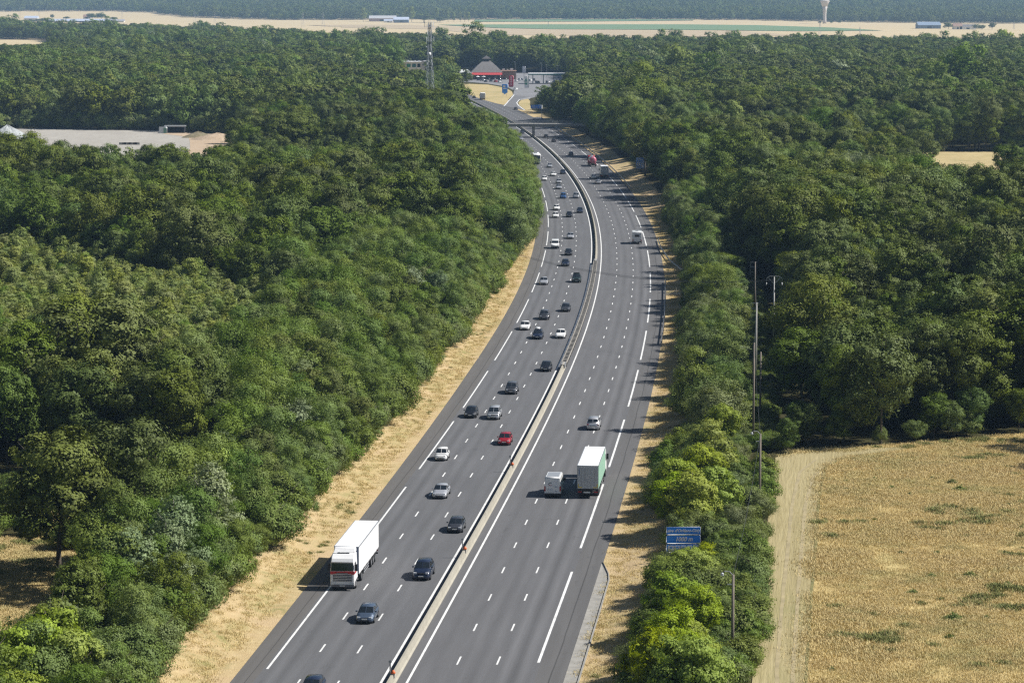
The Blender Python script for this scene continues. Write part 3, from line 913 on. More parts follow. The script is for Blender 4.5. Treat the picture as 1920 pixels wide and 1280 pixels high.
for y in np.arange(5200, 10200, 34):
    hw = .1872 * y + 60
    for x in np.arange(-hw, hw, 38):
        X, Y = x + rng.uniform(-9, 9), y + rng.uniform(-8, 8)
        if Y < np.interp(X / Y, er, ed) + 22: continue
        s = rng.uniform(.85, 1.15)
        gp_.append((X, Y, float(hill(X, Y)) - .5)); gi_.append(rng.randrange(4)); gr_.append(rng.randrange(4) * math.pi / 2 + rng.uniform(-.3, .3)); gs_.append((s, s, s * rng.uniform(.9, 1.1)))
scatter_object('distant_forest', gp_, gi_, gr_, gs_, ridge)
print('patches', len(gp_))
WEEDS = []
# ------------------------------------------------------------------ fields, yard, service area paving
def sheet(name, pts, mat, z, kind='structure', lift=None):
    mb = MB()
    mb.add([(x, y, z if lift is None else lift(x, y)) for x, y in pts], [tuple(range(len(pts)))])
    if sum((pts[i][0] * pts[(i + 1) % len(pts)][1] - pts[(i + 1) % len(pts)][0] * pts[i][1]) for i in range(len(pts))) < 0:
        mb.f[-1] = mb.f[-1][::-1]
    return tag(mb.build(name, mat), kind=kind)

def field_mat(name, stops, sc=(1, 1), detail=.9, bump=.5, rot=0.0, green=None):
    m, n, b = newmat(name)
    q = NB(n)
    geo = q.node('ShaderNodeNewGeometry')
    v = q.mapping(q.mapping(geo.outputs['Position'], (1, 1, 1), (0, 0, -rot)), (sc[0], sc[1], 1))
    a = q.noise(v, .35, 5, .65); f = q.noise(v, 3.2, 4, .7); L = q.noise(geo.outputs['Position'], .045, 4, .6)
    c = q.mix(q.ramp(a, .32, .68), stops[0], stops[1])
    c = q.mix(q.ramp(f, .40, .72, 0, .8), c, stops[2])
    if green:
        c = q.mix(q.math('MULTIPLY', q.ramp(L, .50, .66), q.ramp(f, .3, .6, .1, .75)), c, green)
    q.link(c, b.inputs['Base Color'])
    b.inputs['Roughness'].default_value = .95; b.inputs['Specular IOR Level'].default_value = .1
    q.bump(f, bump, .2, b)
    return m

M_MEADOW = field_mat('dry meadow', ((.51, .40, .18), (.585, .47, .23), (.45, .345, .15)), (.5, .35), green=(.29, .28, .115))
M_TRACK = field_mat('mown strip', ((.325, .275, .145), (.41, .35, .195), (.26, .215, .105)), (1.4, .05), rot=R(-6.5), green=(.22, .215, .09))
M_STUBBLE = field_mat('ripe wheat', ((.50, .405, .245), (.57, .465, .29), (.46, .36, .21)), (.012, .03), bump=.0)
M_CROP = field_mat('green crop', ((.145, .22, .115), (.17, .25, .13), (.14, .21, .11)), (.01, .05), bump=0)
M_FALLOW = field_mat('brown stubble', ((.42, .335, .22), (.47, .38, .25), (.40, .315, .205)), (.01, .05), bump=0)
M_GRAVEL = field_mat('pale gravel yard', ((.34, .32, .285), (.41, .39, .345), (.29, .27, .24)), (.3, .12), bump=.3)
M_SAND = field_mat('sandy earth', ((.42, .32, .22), (.50, .40, .29), (.34, .25, .17)), (.6, .3), bump=.5)
M_STRAW = field_mat('dry lawn', ((.42, .335, .17), (.50, .405, .215), (.36, .285, .14)), (.3, .1), green=(.27, .25, .11))
M_LOT = plain('old pale asphalt', (.20, .20, .205), .85, vary=.12, scale=.05)
M_CONC = plain('concrete', (.27, .26, .235), .9, vary=.22, scale=.9)

sheet('meadow', MEADOW, M_MEADOW, GZ + .03)
sheet('mown_path', TRACK, M_TRACK, GZ + .06)
sheet('meadow', CLEARING, M_MEADOW, GZ + .03)
sheet('meadow', GLADE, M_MEADOW, GZ + .03)
sheet('meadow', SMALLFIELD, M_STRAW, GZ + .03)
sheet('meadow', LEFTFIELD, M_STUBBLE, .25)
sheet('gravel_yard', YARD, M_GRAVEL, GZ + .03)
sheet('sandy_path', [(-140, 1168), (-112, 1140), (-104, 1075), (-100, 980), (-118, 990), (-122, 1040), (-128, 1090), (-132, 1120), (-146, 1146)], M_SAND, GZ + .07)

# the wheat land beyond the wood
def fl(x, y): return .4 + float(hill(x, y))
mb = MB()
fy = list(range(2500, 7400, 100)); fx = list(np.linspace(-1500, 1500, 13))
ii = lambda a, b: a * len(fx) + b
mb.add([(x, y, .4 + float(hill(x, y))) for y in fy for x in fx], [(ii(a, b), ii(a, b + 1), ii(a + 1, b + 1), ii(a + 1, b)) for a in range(len(fy) - 1) for b in range(len(fx) - 1)])
tag(mb.build('wheat_field', M_STUBBLE), kind='structure')
M_RUT = plain('worn wheel line', (.325, .27, .15), .95, vary=.2, scale=.5)

def farsheet(name, pp, mat, up):
    pts = [far(x, y) for x, y in pp]
    mb = MB().add([(p[0], p[1], p[2] + up) for p in pts], [tuple(range(len(pts)))])
    ar = sum(pts[i][0] * pts[(i + 1) % len(pts)][1] - pts[(i + 1) % len(pts)][0] * pts[i][1] for i in range(len(pts)))
    if ar < 0: mb.f[-1] = mb.f[-1][::-1]
    return tag(mb.build(name, mat), kind='structure')
farsheet('crop_field', [(820, 47.5), (1000, 47), (1280, 47), (1420, 48.5), (1560, 53), (1655, 58.6), (1500, 59.8), (1280, 57.2), (1040, 56), (930, 53.5)], M_CROP, 1.0)
farsheet('crop_field', [(890, 38.5), (1080, 36.8), (1300, 38.2), (1300, 39.4), (1080, 41.5), (890, 42)], M_CROP, 1.2)
farsheet('fallow_field', [(640, 47.5), (760, 47.5), (900, 53), (1040, 57), (1280, 58.5), (1400, 60), (1500, 68), (1300, 70), (900, 66), (820, 56), (640, 52.5)], M_FALLOW, .7)
farsheet('fallow_field', [(575, 48.5), (700, 48.2), (700, 50.5), (620, 50.5)], M_FALLOW, 1.0)

# service area
def zz0(p): return [px(x, y, 0) for x, y in p]
sheet('car_park', zz0([(742, 150), (742, 134), (1090, 138), (1090, 160), (1046, 166), (1014, 180), (996, 184), (985, 190), (955, 182), (962, 178), (964, 170), (950, 163), (915, 157), (880, 154)]), M_LOT, .0)
sheet('lawn', zz0([(846, 161), (880, 157.5), (915, 159), (948, 165), (960, 172), (962, 178), (950, 190), (945, 197), (930, 194), (905, 187), (880, 178), (858, 169)]), M_STRAW, .03)
ramp = [((944, 199), (985, 207)), ((949, 194), (973, 198)), ((953, 189), (970, 193)), ((958, 184), (975, 187)), ((963, 178), (996, 183))]
mb = MB()
vs = [(*px(*p, 0), .035) for ab in ramp for p in ab]
mb.add(vs, [(2 * i, 2 * i + 1, 2 * i + 3, 2 * i + 2) for i in range(len(ramp) - 1)])
tag(mb.build('slip_road', M_ROAD_R if False else plain('slip road asphalt', (.15, .15, .155), .85, vary=.1, scale=.05)), kind='structure')
mb = MB()
for side in (0, 1):
    pp = [px(*ab[side], 0) for ab in ramp]
    for i in range(len(pp) - 1):
        (x0, y0), (x1, y1) = pp[i], pp[i + 1]
        d = .6 if side == 0 else -.6
        mb.add([(x0, y0, .05), (x0 + d, y0, .05), (x1 + d, y1, .05), (x1, y1, .05)], [(0, 1, 2, 3)])
pts = [(1236, 10.9), (1290, 12.6), (1350, 14), (1400, 15)]
tag(mb.build('lane_marking', M_PAINT), kind='structure')
# deceleration lane before the slip road
strip('carriageway', plain('slip road asphalt', (.125, .125, .13), .85, vary=.1, scale=.05), 13.5, 17.4, 1200, 1335, .012, cols=2)
sheet('lawn', zz0([(987, 208), (974, 198), (972, 193), (977, 188), (990, 185.5), (994, 190), (994, 198), (998, 209)]), M_STRAW, .05)

# concrete gutter beside the hard shoulder
ys_ = np.arange(200, 285, 3.0)
mb = MB()
for y in ys_:
    wv = 1.25 * min(1, (284.5 - y) / 8)
    mb.v += [at(y, 13.55, .015), at(y, 13.55 + wv * .5, .0), at(y, 13.55 + wv, .03), at(y, 13.55 + wv, .16), at(y, 13.55 + wv * 1.1, .16), at(y, 13.56 + wv * 1.1, -.1)]
    i = len(mb.v)
    if y > ys_[0]:
        for k in range(5): mb.f.append((i - 12 + k, i - 11 + k, i - 5 + k, i - 6 + k)); mb.m.append(0)
tag(mb.build('gutter', M_CONC), kind='structure')

# dry grass standing in the meadow and along the verges
def tuft(seed, n, h, sp, w, mat):
    g = np.random.default_rng(seed)
    vs, fs, tt = [], [], []
    for k in range(n):
        bx, by = g.normal(size=2) * sp * .5
        hh = h * g.uniform(.5, 1.15); la = g.uniform(0, 6.283); ln = hh * g.uniform(.15, .8)
        dx, dy = math.cos(la) * ln, math.sin(la) * ln
        px_, py_ = -math.sin(la + g.uniform(-.6, .6)) * w, math.cos(la) * w
        i = len(vs)
        vs += [(bx - px_, by - py_, 0), (bx + px_, by + py_, 0), (bx + dx * .45 + px_ * .8, by + dy * .45 + py_ * .8, hh * .7), (bx + dx * .45 - px_ * .8, by + dy * .45 - py_ * .8, hh * .7), (bx + dx, by + dy, hh)]
        fs += [(i, i + 1, i + 2, i + 3), (i + 3, i + 2, i + 4)]
        tt += [g.random()] * 5
    me = bpy.data.meshes.new('tuft'); me.from_pydata(vs, [], fs); me.materials.append(mat); me.update()
    me.attributes.new('tint', 'FLOAT', 'POINT').data.foreach_set('value', np.array(tt, np.float32))
    return me
def grass_mat(name, c0, c1):
    m, n, b = newmat(name)
    q = NB(n)
    oi = q.node('ShaderNodeObjectInfo'); a = q.node('ShaderNodeAttribute'); a.attribute_name = 'tint'
    c = q.mix(q.math('ADD', q.math('MULTIPLY', oi.outputs['Random'], .3), q.math('MULTIPLY', a.outputs['Fac'], .7)), c0, c1)
    gp = q.node('ShaderNodeNewGeometry').outputs['Position']
    pa = q.math('ADD', q.math('MULTIPLY', q.noise(gp, .06, 3, .6), .5), q.math('MULTIPLY', q.noise(gp, .35, 4, .7), .5))
    c = q.mix(q.ramp(pa, .50, .64, 0, .55), c, (.36, .355, .15))
    c = q.mix(q.ramp(pa, .46, .36, 0, .28), c, (.52, .37, .19))
    q.link(c, b.inputs['Base Color'])
    b.inputs['Roughness'].default_value = .8; b.inputs['Specular IOR Level'].default_value = .2
    return m
M_HAY = grass_mat('dry grass blades', (.56, .44, .195), (.67, .54, .275))
M_HAYG = grass_mat('green grass blades', (.13, .16, .045), (.28, .27, .09))
tufts = bpy.data.collections.new('grass kinds')
for k in range(3): tufts.objects.link(bpy.data.objects.new('a_tuft_%d' % k, tuft(40 + k, 210, .27, 1.7, .020, M_HAY)))
tufts.objects.link(bpy.data.objects.new('b_tuft', tuft(50, 160, .42, .9, .03, M_HAYG)))
for k in range(2): tufts.objects.link(bpy.data.objects.new('c_tuft_%d' % k, tuft(60 + k, 90, .16, .9, .02, M_HAY)))
gg = np.random.default_rng(21)
mx = np.array(MEADOW)
pts = np.stack([gg.uniform(20, 105, 23000), gg.uniform(200, 402, 23000)], 1)
ok = inpoly(pts[:, 0], pts[:, 1], MEADOW) & ~inpoly(pts[:, 0], pts[:, 1], TRACK) & (pts[:, 0] < .19 * pts[:, 1] + 6)
mp = pts[ok]
cl_ = np.stack([gg.uniform(-60, -40, 9000), gg.uniform(250, 330, 9000)], 1)
cl_ = cl_[inpoly(cl_[:, 0], cl_[:, 1], CLEARING) | inpoly(cl_[:, 0], cl_[:, 1], GLADE)]
vy = gg.uniform(215, 760, 7000); vs_ = gg.random(7000) < .5
vo = np.where(vs_, -gg.uniform(16.9, 22, 7000), gg.uniform(14.6, 20.5, 7000))
vp = np.stack([cx(vy) + vo * np.sqrt(1 + cdx(vy) ** 2), vy], 1)
allp = np.concatenate([mp, cl_, vp])
nm = len(mp) + len(cl_)
gn = lnoise(allp[:, 0], allp[:, 1], 6, 3) * .6 + lnoise(allp[:, 0], allp[:, 1], 1.7, 4) * .4
pick = np.where(np.arange(len(allp)) < nm, np.where((gn > .70) & (gg.random(len(allp)) < .5), 3, gg.integers(0, 3, len(allp))), np.where((gn > .74) & (gg.random(len(allp)) < .4), 3, 4 + gg.integers(0, 2, len(allp))))
sc = gg.uniform(.6, 1.15, len(allp)) * np.where(np.arange(len(allp)) < nm, .8 + .5 * lnoise(allp[:, 0], allp[:, 1], 9, 8), 1)
sc = np.where((pick == 3) & (np.arange(len(allp)) >= nm), sc * .5, sc)
allz = ground(allp[:, 0], allp[:, 1])
scatter_object('dry_grass', np.stack([allp[:, 0], allp[:, 1], allz - .02], 1), pick, gg.uniform(0, 6.283, len(allp)), np.stack([sc, sc, sc], 1), tufts)
# green weeds standing out in the meadow
M_WEED = leaf_material('weed leaves', (.15, .19, .055), (.24, .28, .09), .25)
WEED = []
for k in range(2):
    g_ = np.random.default_rng(70 + k)
    n_ = 1500; a_ = g_.uniform(0, 6.283, n_); r_ = 2.4 * np.abs(g_.normal(size=n_)) * .5; zz1 = np.abs(g_.normal(size=n_)) * .55 * np.exp(-(r_ / 2.0) ** 2)
    WEED.append(leaf_mesh('weed_clump', np.stack([r_ * np.cos(a_), r_ * np.sin(a_) * .8, zz1], 1), unit(g_.normal(size=(n_, 3)) * .7 + np.array([0, 0, .7])), .17 * g_.uniform(.6, 1.4, n_), g_.random(n_), [M_WEED]))

for x, y, s in ((1640, 898, .30), (1672, 915, .34), (1748, 897, .3), (1785, 905, .5), (1800, 918, .55), (1640, 975, .28), (1706, 927, .3), (1757, 950, .3), (1690, 1037, .3), (1757, 1037, .32), (1712, 1112, .42), (1746, 1080, .36),
                (1818, 1080, .5), (1890, 1096, .36), (1787, 1160, .6), (1850, 1158, .32), (1781, 1195, .4), (1585, 918, .3), (1587, 902, .24), (1915, 990, .34), (1560, 1255, .3)):
    X, Y = px(x, y, GZ)
    o = link('weed_clump', WEED[rng.randrange(2)], None, (X, Y, GZ - .05))
    o.scale = (s, s, s * .8); o.rotation_euler = (0, 0, rng.uniform(0, 6))
    WEEDS.append((o, s, X, Y))
# worn wheel lines along the mown strip and the seam where the tall grass starts
def trackline(name, pts, wd, mat, z):
    pts = [np.array(px(x, y, GZ)) for x, y in pts]
    P_ = []
    for a, b in zip(pts[:-1], pts[1:]):
        for t in np.linspace(0, 1, 12, endpoint=False): P_.append(a * (1 - t) + b * t)
    P_.append(pts[-1]); mb = MB(); g = np.random.default_rng(3)
    for i, p in enumerate(P_):
        w_ = wd * g.uniform(.8, 1.1); j = g.normal() * .025
        mb.v += [(p[0] - w_ / 2 + j, p[1], z), (p[0] + w_ / 2 + j, p[1], z)]
    mb.f = [(2 * i, 2 * i + 1, 2 * i + 3, 2 * i + 2) for i in range(len(P_) - 1)]; mb.m = [0] * len(mb.f)
    return tag(mb.build(name, mat), kind='structure')
trackline('wheel_track', [(1452, 1330), (1462, 1180), (1476, 1040), (1486, 940), (1500, 885), (1530, 862)], .38, M_RUT, GZ + .075)
trackline('wheel_track', [(1482, 1330), (1492, 1180), (1502, 1040), (1511, 940), (1526, 892), (1560, 868)], .38, M_RUT, GZ + .075)
trackline('wheel_track', [(1506, 1380), (1513, 1240), (1530, 1010), (1536, 930), (1548, 876), (1580, 860)], .30, plain('green seam', (.17, .16, .06), .95, vary=.3, scale=.6), GZ + .08)
# ------------------------------------------------------------------ vehicles (local +Y is the way they drive)
import bmesh
def paint(name, col, metal=.0):
    m, n, b = newmat(name)
    b.inputs['Base Color'].default_value = (*col, 1)
    b.inputs['Roughness'].default_value = .32
    b.inputs['Metallic'].default_value = metal
    b.inputs['Coat Weight'].default_value = .6
    b.inputs['Coat Roughness'].default_value = .08
    return m
PAINT = {'white': paint('white car paint', (.78, .78, .77)), 'silver': paint('silver car paint', (.50, .51, .53), .45), 'grey': paint('grey car paint', (.115, .12, .135), .35), 'black': paint('black car paint', (.010, .011, .014)),
         'navy': paint('navy car paint', (.012, .020, .045), .2), 'slate': paint('slate blue car paint', (.075, .105, .155), .35), 'blue': paint('blue car paint', (.045, .14, .36), .25), 'red': paint('dark red car paint', (.30, .012, .020), .15),
         'green': paint('dark green car paint', (.016, .032, .026), .2), 'darkgrey': paint('dark grey car paint', (.05, .053, .062), .3)}
M_GLASS = plain('tinted glass', (.012, .016, .020), .06, spec=.8)
M_TYRE = plain('tyre rubber', (.014, .014, .015), .9)
M_RIM = plain('alloy', (.45, .46, .48), .35, .8)
M_BLACK = plain('black plastic', (.015, .015, .017), .6)
M_LAMP = plain('headlamp glass', (.62, .64, .66), .1)
M_TAIL = plain('red lamp glass', (.38, .012, .012), .2)
M_PLATE = plain('number plate', (.72, .72, .68), .5)
M_STEEL = plain('galvanised steel', (.34, .35, .36), .45, .55, vary=.15, scale=2)
M_TRUCKW = plain('white lorry paint', (.80, .80, .80), .35, vary=.04, scale=.6)
M_TARP = plain('white tarpaulin', (.74, .74, .74), .55, vary=.07, scale=.7)
M_ROOFW = plain('white roof sheet', (.82, .83, .84), .5, vary=.05, scale=.5)
M_TARPG = plain('green tarpaulin', (.27, .46, .35), .55, vary=.08, scale=.7)
M_ALU = plain('dull aluminium', (.46, .48, .50), .4, .5, vary=.08, scale=1.2)
M_REDP = plain('red paint', (.52, .02, .025), .35)
M_YEL = plain('yellow reflector', (.70, .50, .04), .4)
M_ORANGE = plain('orange plastic', (.62, .13, .03), .5)
M_DARK = plain('chassis black', (.022, .022, .025), .7)
M_BLUEGREY = plain('blue grey lettering and headboard shade', (.20, .25, .36), .5)  # print colour; on the striped lorry's headboard it paints shade

def bevelled(mb, name, mats, w, seg=2, ang=28):
    me = mb.mesh(name, mats, True)
    bm = bmesh.new(); bm.from_mesh(me)
    bmesh.ops.remove_doubles(bm, verts=bm.verts, dist=1e-4)
    es = [e for e in bm.edges if len(e.link_faces) == 2 and e.calc_face_angle(0) > R(ang)]
    for f in bm.faces: f.smooth = False
    nf = bmesh.ops.bevel(bm, geom=es, offset=w, segments=seg, affect='EDGES', clamp_overlap=True)['faces']
    for f in nf: f.smooth = True
    bmesh.ops.recalc_face_normals(bm, faces=bm.faces)
    bm.to_mesh(me); bm.free()
    return me

def slab(mb, q, inset=(.08, .08), t=.012, mi=0, lift=.006):
    """a pane on the quad q (a, b, c, d), set proud of it"""
    a, b, c, d = [np.array(p, float) for p in q]
    n = np.cross(b - a, d - a); n /= np.linalg.norm(n)
    if np.dot(n, (a + b + c + d) / 4 - np.array([0, 0, 1.0])) < 0: n = -n
    u, v = inset
    f = lambda s, t_: (a * (1 - s) + b * s) * (1 - t_) + (d * (1 - s) + c * s) * t_
    p = [f(u, v), f(1 - u, v), f(1 - u, 1 - v), f(u, 1 - v)]
    lo = [x + n * (lift - t) for x in p]; hi = [x + n * lift for x in p]
    mb.add(lo + hi, [(4, 5, 6, 7), (0, 1, 5, 4), (1, 2, 6, 5), (2, 3, 7, 6), (3, 0, 4, 7)], mi)

CARS = {   # L, W, H, bonnet height, belt, yA windscreen base, yB windscreen top, yC roof end, yD rear glass base, tail height (y from centre, front positive)
    'city':   (3.6, 1.64, 1.49, .86, .95, 1.02, .38, -1.15, -1.62, .95),
    'hatch':  (4.1, 1.74, 1.46, .84, .94, 1.15, .40, -1.35, -1.86, .98),
    'saloon': (4.65, 1.80, 1.43, .82, .93, 1.05, .25, -1.10, -1.80, 1.00),
    'estate': (4.6, 1.80, 1.48, .84, .95, 1.20, .42, -1.75, -2.10, .98),
    'mpv':    (4.45, 1.82, 1.66, .95, 1.04, 1.55, .62, -1.75, -2.08, 1.05),
    'suv':    (4.5, 1.86, 1.72, 1.02, 1.12, 1.18, .50, -1.65, -2.05, 1.12),
}
def wheel_mesh(r=.32, w=.21, n=18):
    mb = MB()
    prof = [(-w / 2, r * .62), (-w / 2, r * .93), (-w / 2 + .03, r), (w / 2 - .03, r), (w / 2, r * .93), (w / 2, r * .62)]
    vs = [(x, rr * math.cos(2 * math.pi * k / n), rr * math.sin(2 * math.pi * k / n)) for x, rr in prof for k in range(n)]
    fs = [(i * n + k, i * n + (k + 1) % n, (i + 1) * n + (k + 1) % n, (i + 1) * n + k) for i in range(len(prof) - 1) for k in range(n)]
    mb.add(vs, fs)
    return mb.mesh('wheel', M_TYRE, True)
def rim_mesh(r=.32, w=.21, n=18):
    mb = MB()
    for s in (-1, 1):
        vs = [(s * (w / 2 - .015), r * .64 * math.cos(2 * math.pi * k / n), r * .64 * math.sin(2 * math.pi * k / n)) for k in range(n)] + [(s * (w / 2 + .004), r * .16 * math.cos(2 * math.pi * k / n), r * .16 * math.sin(2 * math.pi * k / n)) for k in range(n)]
        mb.add(vs, [(k, (k + 1) % n, n + (k + 1) % n, n + k) for k in range(n)] + [tuple(range(n, 2 * n))])
    return mb.mesh('rim', M_RIM)
WHEEL, RIM = wheel_mesh(), rim_mesh()
WHEEL_T, RIM_T = wheel_mesh(.50, .32), rim_mesh(.50, .32)
MESHES = {}
def cached(key, fn):
    if key not in MESHES: MESHES[key] = fn()
    return MESHES[key]

def car_body(kind, pm):
    L, W, H, hb, belt, yA, yB, yC, yD, tail = CARS[kind]
    w = W / 2
    mb = MB()
    st = [(L / 2, .34, .50, .70), (L / 2 - .06, .24, .60, .80), (L / 2 - .22, .20, hb - .16, .92), (L / 2 - .55, .19, hb - .05, .985), (yA + .25, .19, hb + .03, 1.0), (yA, .19, belt, 1.0), (0, .19, belt + .01, 1.0), (yD + .2, .19, belt + .03, 1.0),
          (max(yD - .05, -L / 2 + .25), .2, tail, .985), (-L / 2 + .10, .22, tail - .06, .93), (-L / 2, .36, tail - .26, .86)]
    rings = []
    for y, zb, zt, k in st:
        ww = w * k; h = zt - zb
        sh = .90 if zt > .7 else .86
        rings.append([(-ww * .86, y, zb), (-ww * .98, y, zb + h * .12), (-ww, y, zb + h * .45), (-ww * .985, y, zb + h * .72), (-ww * sh, y, zt - .015), (-ww * .5, y, zt + .02), (0, y, zt + .028), (ww * .5, y, zt + .02), (ww * sh, y, zt - .015), (ww * .985, y, zb + h * .72), (ww, y, zb + h * .45), (ww * .98, y, zb + h * .12), (ww * .86, y, zb)])
    n = len(rings[0])
    mb.add([p for r in rings for p in r], [(i * n + k, (i + 1) * n + k, (i + 1) * n + (k + 1) % n, i * n + (k + 1) % n) for i in range(len(rings) - 1) for k in range(n)] + [tuple(range(n)), tuple(range((len(rings) - 1) * n, len(rings) * n))[::-1]])
    # cabin
    wb, wt = w * .90, w * .70
    zr = H - .035
    c = cabin_pts(kind)
    rf = [(-wt, yB, zr), (0, yB + .06, H - .01), (wt, yB, zr), (wt, (yB + yC) / 2, H - .005), (wt, yC, zr - .02), (0, yC - .05, H - .04), (-wt, yC, zr - .02), (-wt, (yB + yC) / 2, H - .005), (0, (yB + yC) / 2, H + .02)]
    bs = [(-wb, yA, belt - .03), (0, yA + .14, belt - .01), (wb, yA, belt - .03), (wb, (yB + yC) / 2, belt), (wb, yD, belt), (0, yD - .06, belt), (-wb, yD, belt), (-wb, (yB + yC) / 2, belt)]
    vs = bs + rf
    fs = [(k, (k + 1) % 8, 8 + (k + 1) % 8, 8 + k) for k in range(8)] + [(8, 9, 16, 15), (9, 10, 11, 16), (16, 11, 12, 13), (15, 16, 13, 14)]
    mb.add(vs, fs)
    me = mb.mesh('body', pm, True)
    bm = bmesh.new(); bm.from_mesh(me)
    bmesh.ops.recalc_face_normals(bm, faces=bm.faces)
    es = [e for e in bm.edges if len(e.link_faces) == 2 and e.calc_face_angle(0) > R(32)]
    bmesh.ops.bevel(bm, geom=es, offset=.05, segments=2, affect='EDGES', clamp_overlap=True)
    for f in bm.faces: f.smooth = True
    bm.to_mesh(me); bm.free()
    return me
def cabin_pts(kind):
    L, W, H, hb, belt, yA, yB, yC, yD, tail = CARS[kind]
    w = W / 2
    return dict(wb=w * .90, wt=w * .70, zr=H - .035)
def glass(kind, which):
    L, W, H, hb, belt, yA, yB, yC, yD, tail = CARS[kind]
    q = cabin_pts(kind); wb, wt, zr = q['wb'], q['wt'], q['zr']
    mb = MB()
    if which == 'windscreen':
        for s in (-1, 1):
            a = [(s * wb, yA, belt - .03), (0, yA + .14, belt - .01), (0, yB + .06, H - .01), (s * wt, yB, zr)]
            slab(mb, a if s < 0 else a[::-1][2:] + a[::-1][:2] if False else ([a[1], a[0], a[3], a[2]]), (.0, .09) if False else (.03, .08))
    elif which == 'rear_window':
        for s in (-1, 1):
            a = [(0, yD - .06, belt), (s * wb, yD, belt), (s * wt, yC, zr - .02), (0, yC - .05, H - .04)]
            slab(mb, [a[1], a[0], a[3], a[2]] if s > 0 else a, (.04, .14))
    else:
        s = -1 if which == 'left' else 1
        ym = (yB + yC) / 2
        for y0, y1, t0, t1 in ((yA, ym, yB, ym), (ym, yD, ym, yC)):
            a = [(s * wb, y0, belt - (.03 if y0 == yA else 0)), (s * wb, y1, belt), (s * wt, t1, zr if t1 != yC else zr - .02), (s * wt, t0, zr)]
            slab(mb, a if s < 0 else [a[1], a[0], a[3], a[2]], (.07, .12))
    return mb.mesh(which if which not in ('left', 'right') else 'side_window', M_GLASS)
# orientation of slabs is fixed by recalculating normals
def fixn(me):
    bm = bmesh.new(); bm.from_mesh(me); bmesh.ops.recalc_face_normals(bm, faces=bm.faces); bm.to_mesh(me); bm.free(); return me

def small(name, mat, *boxes):
    mb = MB()
    for b in boxes: mb.box(*b)
    return mb.mesh(name, mat)

def add_car(kind, colour, loc, rz, label, group, detail=2, cat='car', extra=None):
    L, W, H, hb, belt, yA, yB, yC, yD, tail = CARS[kind]
    w = W / 2
    root = empty({'suv': 'off_road_car', 'mpv': 'people_carrier', 'city': 'city_car', 'hatch': 'hatchback', 'saloon': 'saloon_car', 'estate': 'estate_car'}[kind], loc, rz, label, cat, group)
    link('body', cached(('body', kind, colour), lambda: car_body(kind, PAINT[colour])), root)
    for nm in ('windscreen', 'rear_window', 'left', 'right'):
        link(nm if nm[0] in 'w' or nm == 'rear_window' else 'side_window', cached((nm, kind), lambda: fixn(glass(kind, nm))), root)
    for sx in (-1, 1):
        for yy in (L / 2 - .82, -L / 2 + .78):
            wh = link('wheel', WHEEL, root, (sx * (w - .085), yy, .32))
            if detail > 1: link('rim', RIM, wh)
    if detail > 0:
        for sx in (-1, 1):
            a, b = sorted((sx * (w - .46), sx * (w - .16)))
            link('headlight', cached(('hl', kind, sx), lambda: small('headlight', M_LAMP, (a, b, L / 2 - .36, L / 2 - .075, hb - .30, hb - .15))), root)
            a2, b2 = sorted((sx * (w - .34), sx * (w - .10)))
            link('tail_light', cached(('tl', kind, sx), lambda: small('tail_light', M_TAIL, (a2, b2, -L / 2 + .01, -L / 2 + .2, tail - .32, tail - .14))), root)
            m0, m1 = sorted((sx * (w - .04), sx * (w + .15)))
            link('mirror', cached(('mi', kind, colour, sx), lambda: small('mirror', PAINT[colour], (m0, m1, yA - .36, yA - .24, belt + .02, belt + .15))), root)
        link('grille', cached(('gr', kind), lambda: small('grille', M_BLACK, (-.46, .46, L / 2 - .09, L / 2 + .012, .30, .42), (-.36, .36, L / 2 - .16, L / 2 - .045, hb - .30, hb - .20))), root)
        link('number_plate', cached(('np', kind), lambda: small('number_plate', M_PLATE, (-.25, .25, L / 2 - .05, L / 2 + .022, .44, .54))), root)
        link('number_plate', cached(('npr', kind), lambda: small('number_plate', M_PLATE, (-.25, .25, -L / 2 - .012, -L / 2 + .05, .50, .61))), root)
    if extra == 'roof_box':
        mb = MB().box(-.38, .38, -1.2, .35, H + .05, H + .36)
        link('roof_box', bevelled(mb, 'roof_box', PAINT['white'], .1), root)
        link('roof_rack', small('roof_rack', M_BLACK, (-.55, .55, -.95, -.9, H - .03, H + .05), (-.55, .55, .1, .15, H - .03, H + .05)), root)
    if extra == 'spare_wheel':
        link('roof_rack', small('roof_rack', M_BLACK, (-.6, .6, -1.3, -1.26, H - .03, H + .10), (-.6, .6, .2, .24, H - .03, H + .10), (-.6, -.56, -1.3, .2, H + .06, H + .10), (.56, .6, -1.3, .2, H + .06, H + .10)), root)
    return root

def place(pxy, oncoming, L, z=.12):
    """ground point of the bumper nearest the camera -> centre and turn"""
    X, Y = px(*pxy, z)
    h = heading(Y + L / 2)
    d = (-math.sin(h), math.cos(h))
    cxp, cyp = X + d[0] * L / 2, Y + d[1] * L / 2
    return (cxp, cyp, .012), h + (math.pi if oncoming else 0)

